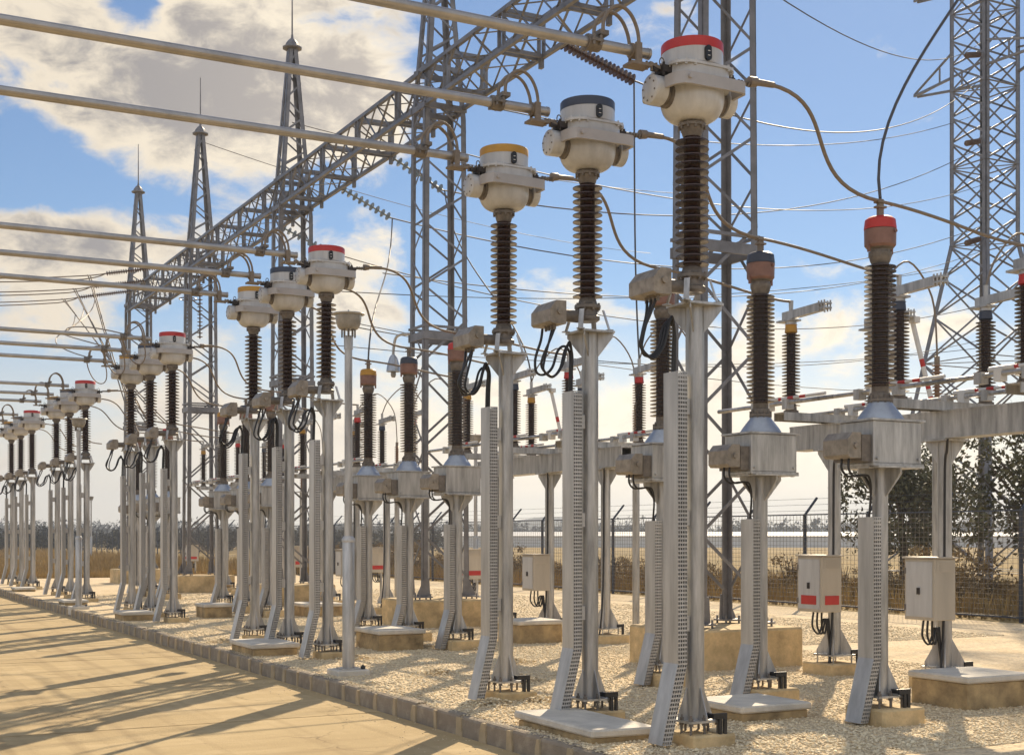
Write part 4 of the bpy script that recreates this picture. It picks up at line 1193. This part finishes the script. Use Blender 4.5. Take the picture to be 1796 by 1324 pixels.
# ------------------------------------------------------------------ haze
HAZE = True
if HAZE:
    b = MB(); b.box(-1300,1300,-1300,1300,-1.3,42)
    hz = b.build('haze', M['white']); hz.data.materials.clear()
    m = bpy.data.materials.new('haze_air'); m.use_nodes = True; N = m.node_tree.nodes
    N.remove(N['Principled BSDF']); pv = N.new('ShaderNodeVolumePrincipled')
    pv.inputs['Color'].default_value = (.80,.88,1,1); pv.inputs['Density'].default_value = .0007; pv.inputs['Anisotropy'].default_value = .1
    m.node_tree.links.new(pv.outputs[0], N['Material Output'].inputs['Volume'])
    hz.data.materials.append(m); tag(hz, 'pale air haze over the yard and the far field', 'haze', kind='stuff')

# ------------------------------------------------------------------ light
AZ = math.radians(44); EL = math.radians(32)       # azimuth from +Y towards +X
S = bpy.data.lights.new('sun', 'SUN'); so = bpy.data.objects.new('sun', S); COL.objects.link(so)
S.energy = 4.8; S.angle = math.radians(.5); S.color = (1,.83,.60)
dv = Vector((math.sin(AZ)*math.cos(EL), math.cos(AZ)*math.cos(EL), math.sin(EL)))
so.rotation_euler = dv.to_track_quat('Z','Y').to_euler(); so.location = (0,0,40)

W = bpy.data.worlds.new('World'); SC.world = W; W.use_nodes = True
nt = W.node_tree; N = nt.nodes; L = nt.links
bg = N['Background']; bg.inputs['Strength'].default_value = .15
sky = N.new('ShaderNodeTexSky'); sky.sky_type = 'NISHITA'; sky.sun_disc = False
sky.sun_elevation = EL; sky.sun_rotation = AZ; sky.dust_density = 0.1; sky.air_density = 1.0; sky.ozone_density = 2.5
tc = N.new('ShaderNodeTexCoord')
def nd(t, **kw):
    n = N.new(t)
    for k, v in kw.items(): setattr(n, k, v)
    return n
def math_(op, a, b_=None, clamp=False):
    n = nd('ShaderNodeMath', operation=op); n.use_clamp = clamp
    for i, q in enumerate((a, b_)):
        if q is None: continue
        if isinstance(q, (int,float)): n.inputs[i].default_value = q
        else: L.new(q, n.inputs[i])
    return n.outputs[0]
sx = nd('ShaderNodeSeparateXYZ'); L.new(tc.outputs['Generated'], sx.inputs[0])
az = math_('ARCTAN2', sx.outputs[0], sx.outputs[1]); el = math_('ARCSINE', sx.outputs[2])
cv = nd('ShaderNodeCombineXYZ'); L.new(az, cv.inputs[0]); L.new(el, cv.inputs[1])
def pxdir(px, py):
    u = (px-898)/2350; a = math.atan(u)
    return math.radians(27.8)+a, math.atan((940-py)/2350*math.cos(a))
BL = [(150,100,330,190,.62),(420,90,300,200,.62),(640,150,170,150,.45),(330,250,260,90,.40),(60,430,260,75,.55),(330,400,200,60,.40),(120,560,400,110,.30),
      (620,470,120,110,.50),(450,380,120,60,.25),(900,560,260,60,.30),(930,420,120,50,.20),(640,780,900,120,.45),(1250,780,700,140,.45),(1500,600,500,60,.2),
      (70,285,170,85,-.85),(235,15,75,55,-.95),(-40,240,120,60,-.2),(560,330,60,60,-.3),(860,130,170,230,-.6),(760,400,110,120,-.30),(900,330,200,120,-.35),(1400,250,500,220,-.25),(160,640,160,40,-.15)]
acc = None
for (px,py,rx,ry,am) in BL:
    a0, e0 = pxdir(px,py)
    s1 = nd('ShaderNodeVectorMath', operation='SUBTRACT'); L.new(cv.outputs[0], s1.inputs[0]); s1.inputs[1].default_value = (a0,e0,0)
    s2 = nd('ShaderNodeVectorMath', operation='MULTIPLY'); L.new(s1.outputs[0], s2.inputs[0]); s2.inputs[1].default_value = (2350/rx,2350/ry,0)
    s3 = nd('ShaderNodeVectorMath', operation='LENGTH'); L.new(s2.outputs[0], s3.inputs[0])
    mr = nd('ShaderNodeMapRange', interpolation_type='SMOOTHSTEP'); L.new(s3.outputs['Value'], mr.inputs[0])
    mr.inputs[1].default_value = 0; mr.inputs[2].default_value = 1.5; mr.inputs[3].default_value = am; mr.inputs[4].default_value = 0
    acc = mr.outputs[0] if acc is None else math_('ADD', acc, mr.outputs[0])
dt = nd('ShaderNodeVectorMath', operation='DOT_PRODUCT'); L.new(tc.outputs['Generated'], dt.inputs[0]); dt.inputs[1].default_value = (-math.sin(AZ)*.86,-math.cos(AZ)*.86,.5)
back = nd('ShaderNodeMapRange', interpolation_type='SMOOTHSTEP'); L.new(dt.outputs['Value'], back.inputs[0]); back.inputs[1].default_value = .05; back.inputs[2].default_value = .6  # unseen bright cloud bank opposite the sun, added to fill the shaded faces
def noise(scale, detail, rough, vec, off=(0,0,0), stretch=(1,1.7,1), dist=0.):
    mp = nd('ShaderNodeMapping'); mp.inputs['Scale'].default_value = stretch; mp.inputs['Location'].default_value = off
    L.new(vec, mp.inputs['Vector'])
    n = nd('ShaderNodeTexNoise'); n.inputs['Scale'].default_value = scale; n.inputs['Detail'].default_value = detail
    n.inputs['Roughness'].default_value = rough; n.inputs['Distortion'].default_value = dist
    L.new(mp.outputs[0], n.inputs['Vector']); return n.outputs['Fac']
n1 = noise(9, 9, .55, cv.outputs[0], dist=.3)
n3 = noise(24, 10, .62, cv.outputs[0], (7.3,2.2,0), dist=.4)
n2 = noise(5, 5, .5, cv.outputs[0], (3.1,1.7,0))
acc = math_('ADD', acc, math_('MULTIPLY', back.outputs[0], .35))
dens = math_('ADD', acc, math_('ADD', math_('MULTIPLY', math_('SUBTRACT', n1, .5), 2.0), math_('MULTIPLY', math_('SUBTRACT', n3, .5), .9)))
mr = nd('ShaderNodeMapRange', interpolation_type='SMOOTHSTEP'); L.new(dens, mr.inputs[0])
mr.inputs[1].default_value = .10; mr.inputs[2].default_value = .52; cover = mr.outputs[0]
# cloud light: thin/edge parts bright cream, thick undersides greyer
thick = nd('ShaderNodeMapRange', interpolation_type='SMOOTHSTEP'); L.new(math_('ADD', math_('ADD', dens, math_('MULTIPLY', math_('SUBTRACT', n3, .5), 1.3)), math_('MULTIPLY', math_('SUBTRACT', n2, .5), 1.6)), thick.inputs[0])
thick.inputs[1].default_value = .36; thick.inputs[2].default_value = 1.15
elr = nd('ShaderNodeMapRange'); L.new(el, elr.inputs[0]); elr.inputs[1].default_value = .05; elr.inputs[2].default_value = .30
azr = nd('ShaderNodeMapRange', interpolation_type='SMOOTHSTEP'); L.new(az, azr.inputs[0]); azr.inputs[1].default_value = math.radians(5); azr.inputs[2].default_value = math.radians(34)
def rgb(c): 
    n = nd('ShaderNodeRGB'); n.outputs[0].default_value = (*c,1); return n.outputs[0]
def mix(f, a, b_):
    n = nd('ShaderNodeMix', data_type='RGBA')
    if isinstance(f,(int,float)): n.inputs['Factor'].default_value = f
    else: L.new(f, n.inputs['Factor'])
    L.new(a, n.inputs['A']); L.new(b_, n.inputs['B']); return n.outputs['Result']
K = 1/.15/1.32
bright = mix(azr.outputs[0], rgb((.84*K,.735*K,.585*K)), rgb((1.1*K,.98*K,.78*K)))
dark = mix(azr.outputs[0], rgb((.31*K,.295*K,.30*K)), rgb((.66*K,.58*K,.50*K)))
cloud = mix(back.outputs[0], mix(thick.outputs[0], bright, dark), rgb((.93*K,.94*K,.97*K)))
tint = nd('ShaderNodeMix', data_type='RGBA', blend_type='MULTIPLY'); tint.inputs['Factor'].default_value = 1
L.new(sky.outputs[0], tint.inputs['A']); tint.inputs['B'].default_value = (.37,.41,.455,1)
fin = mix(cover, tint.outputs['Result'], cloud)
# warm brightening low over the horizon
lowr = nd('ShaderNodeMapRange', interpolation_type='SMOOTHSTEP'); L.new(el, lowr.inputs[0]); lowr.inputs[1].default_value = .19; lowr.inputs[2].default_value = .02; lowr.inputs[3].default_value = 0; lowr.inputs[4].default_value = .88
hor = mix(azr.outputs[0], rgb((.80*K,.71*K,.60*K)), rgb((1.35*K,1.18*K,.92*K)))
fin = mix(lowr.outputs[0], fin, hor)
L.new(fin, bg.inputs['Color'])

# ------------------------------------------------------------------ camera
cam = bpy.data.cameras.new('camera'); co = bpy.data.objects.new('camera', cam); COL.objects.link(co)
co.location = (0,0,1.87); co.rotation_euler = (PI/2, 0, -math.radians(27.8))
cam.sensor_width = 36; cam.lens = 2350/1796*36; cam.shift_y = (940-662)/1796
cam.clip_start = .1; cam.clip_end = 9000
SC.camera = co
SC.view_settings.view_transform = 'Standard'; SC.view_settings.look = 'None'; SC.view_settings.gamma = 1
SC.view_settings.exposure = 0.5
SC.cycles.volume_bounces = 0
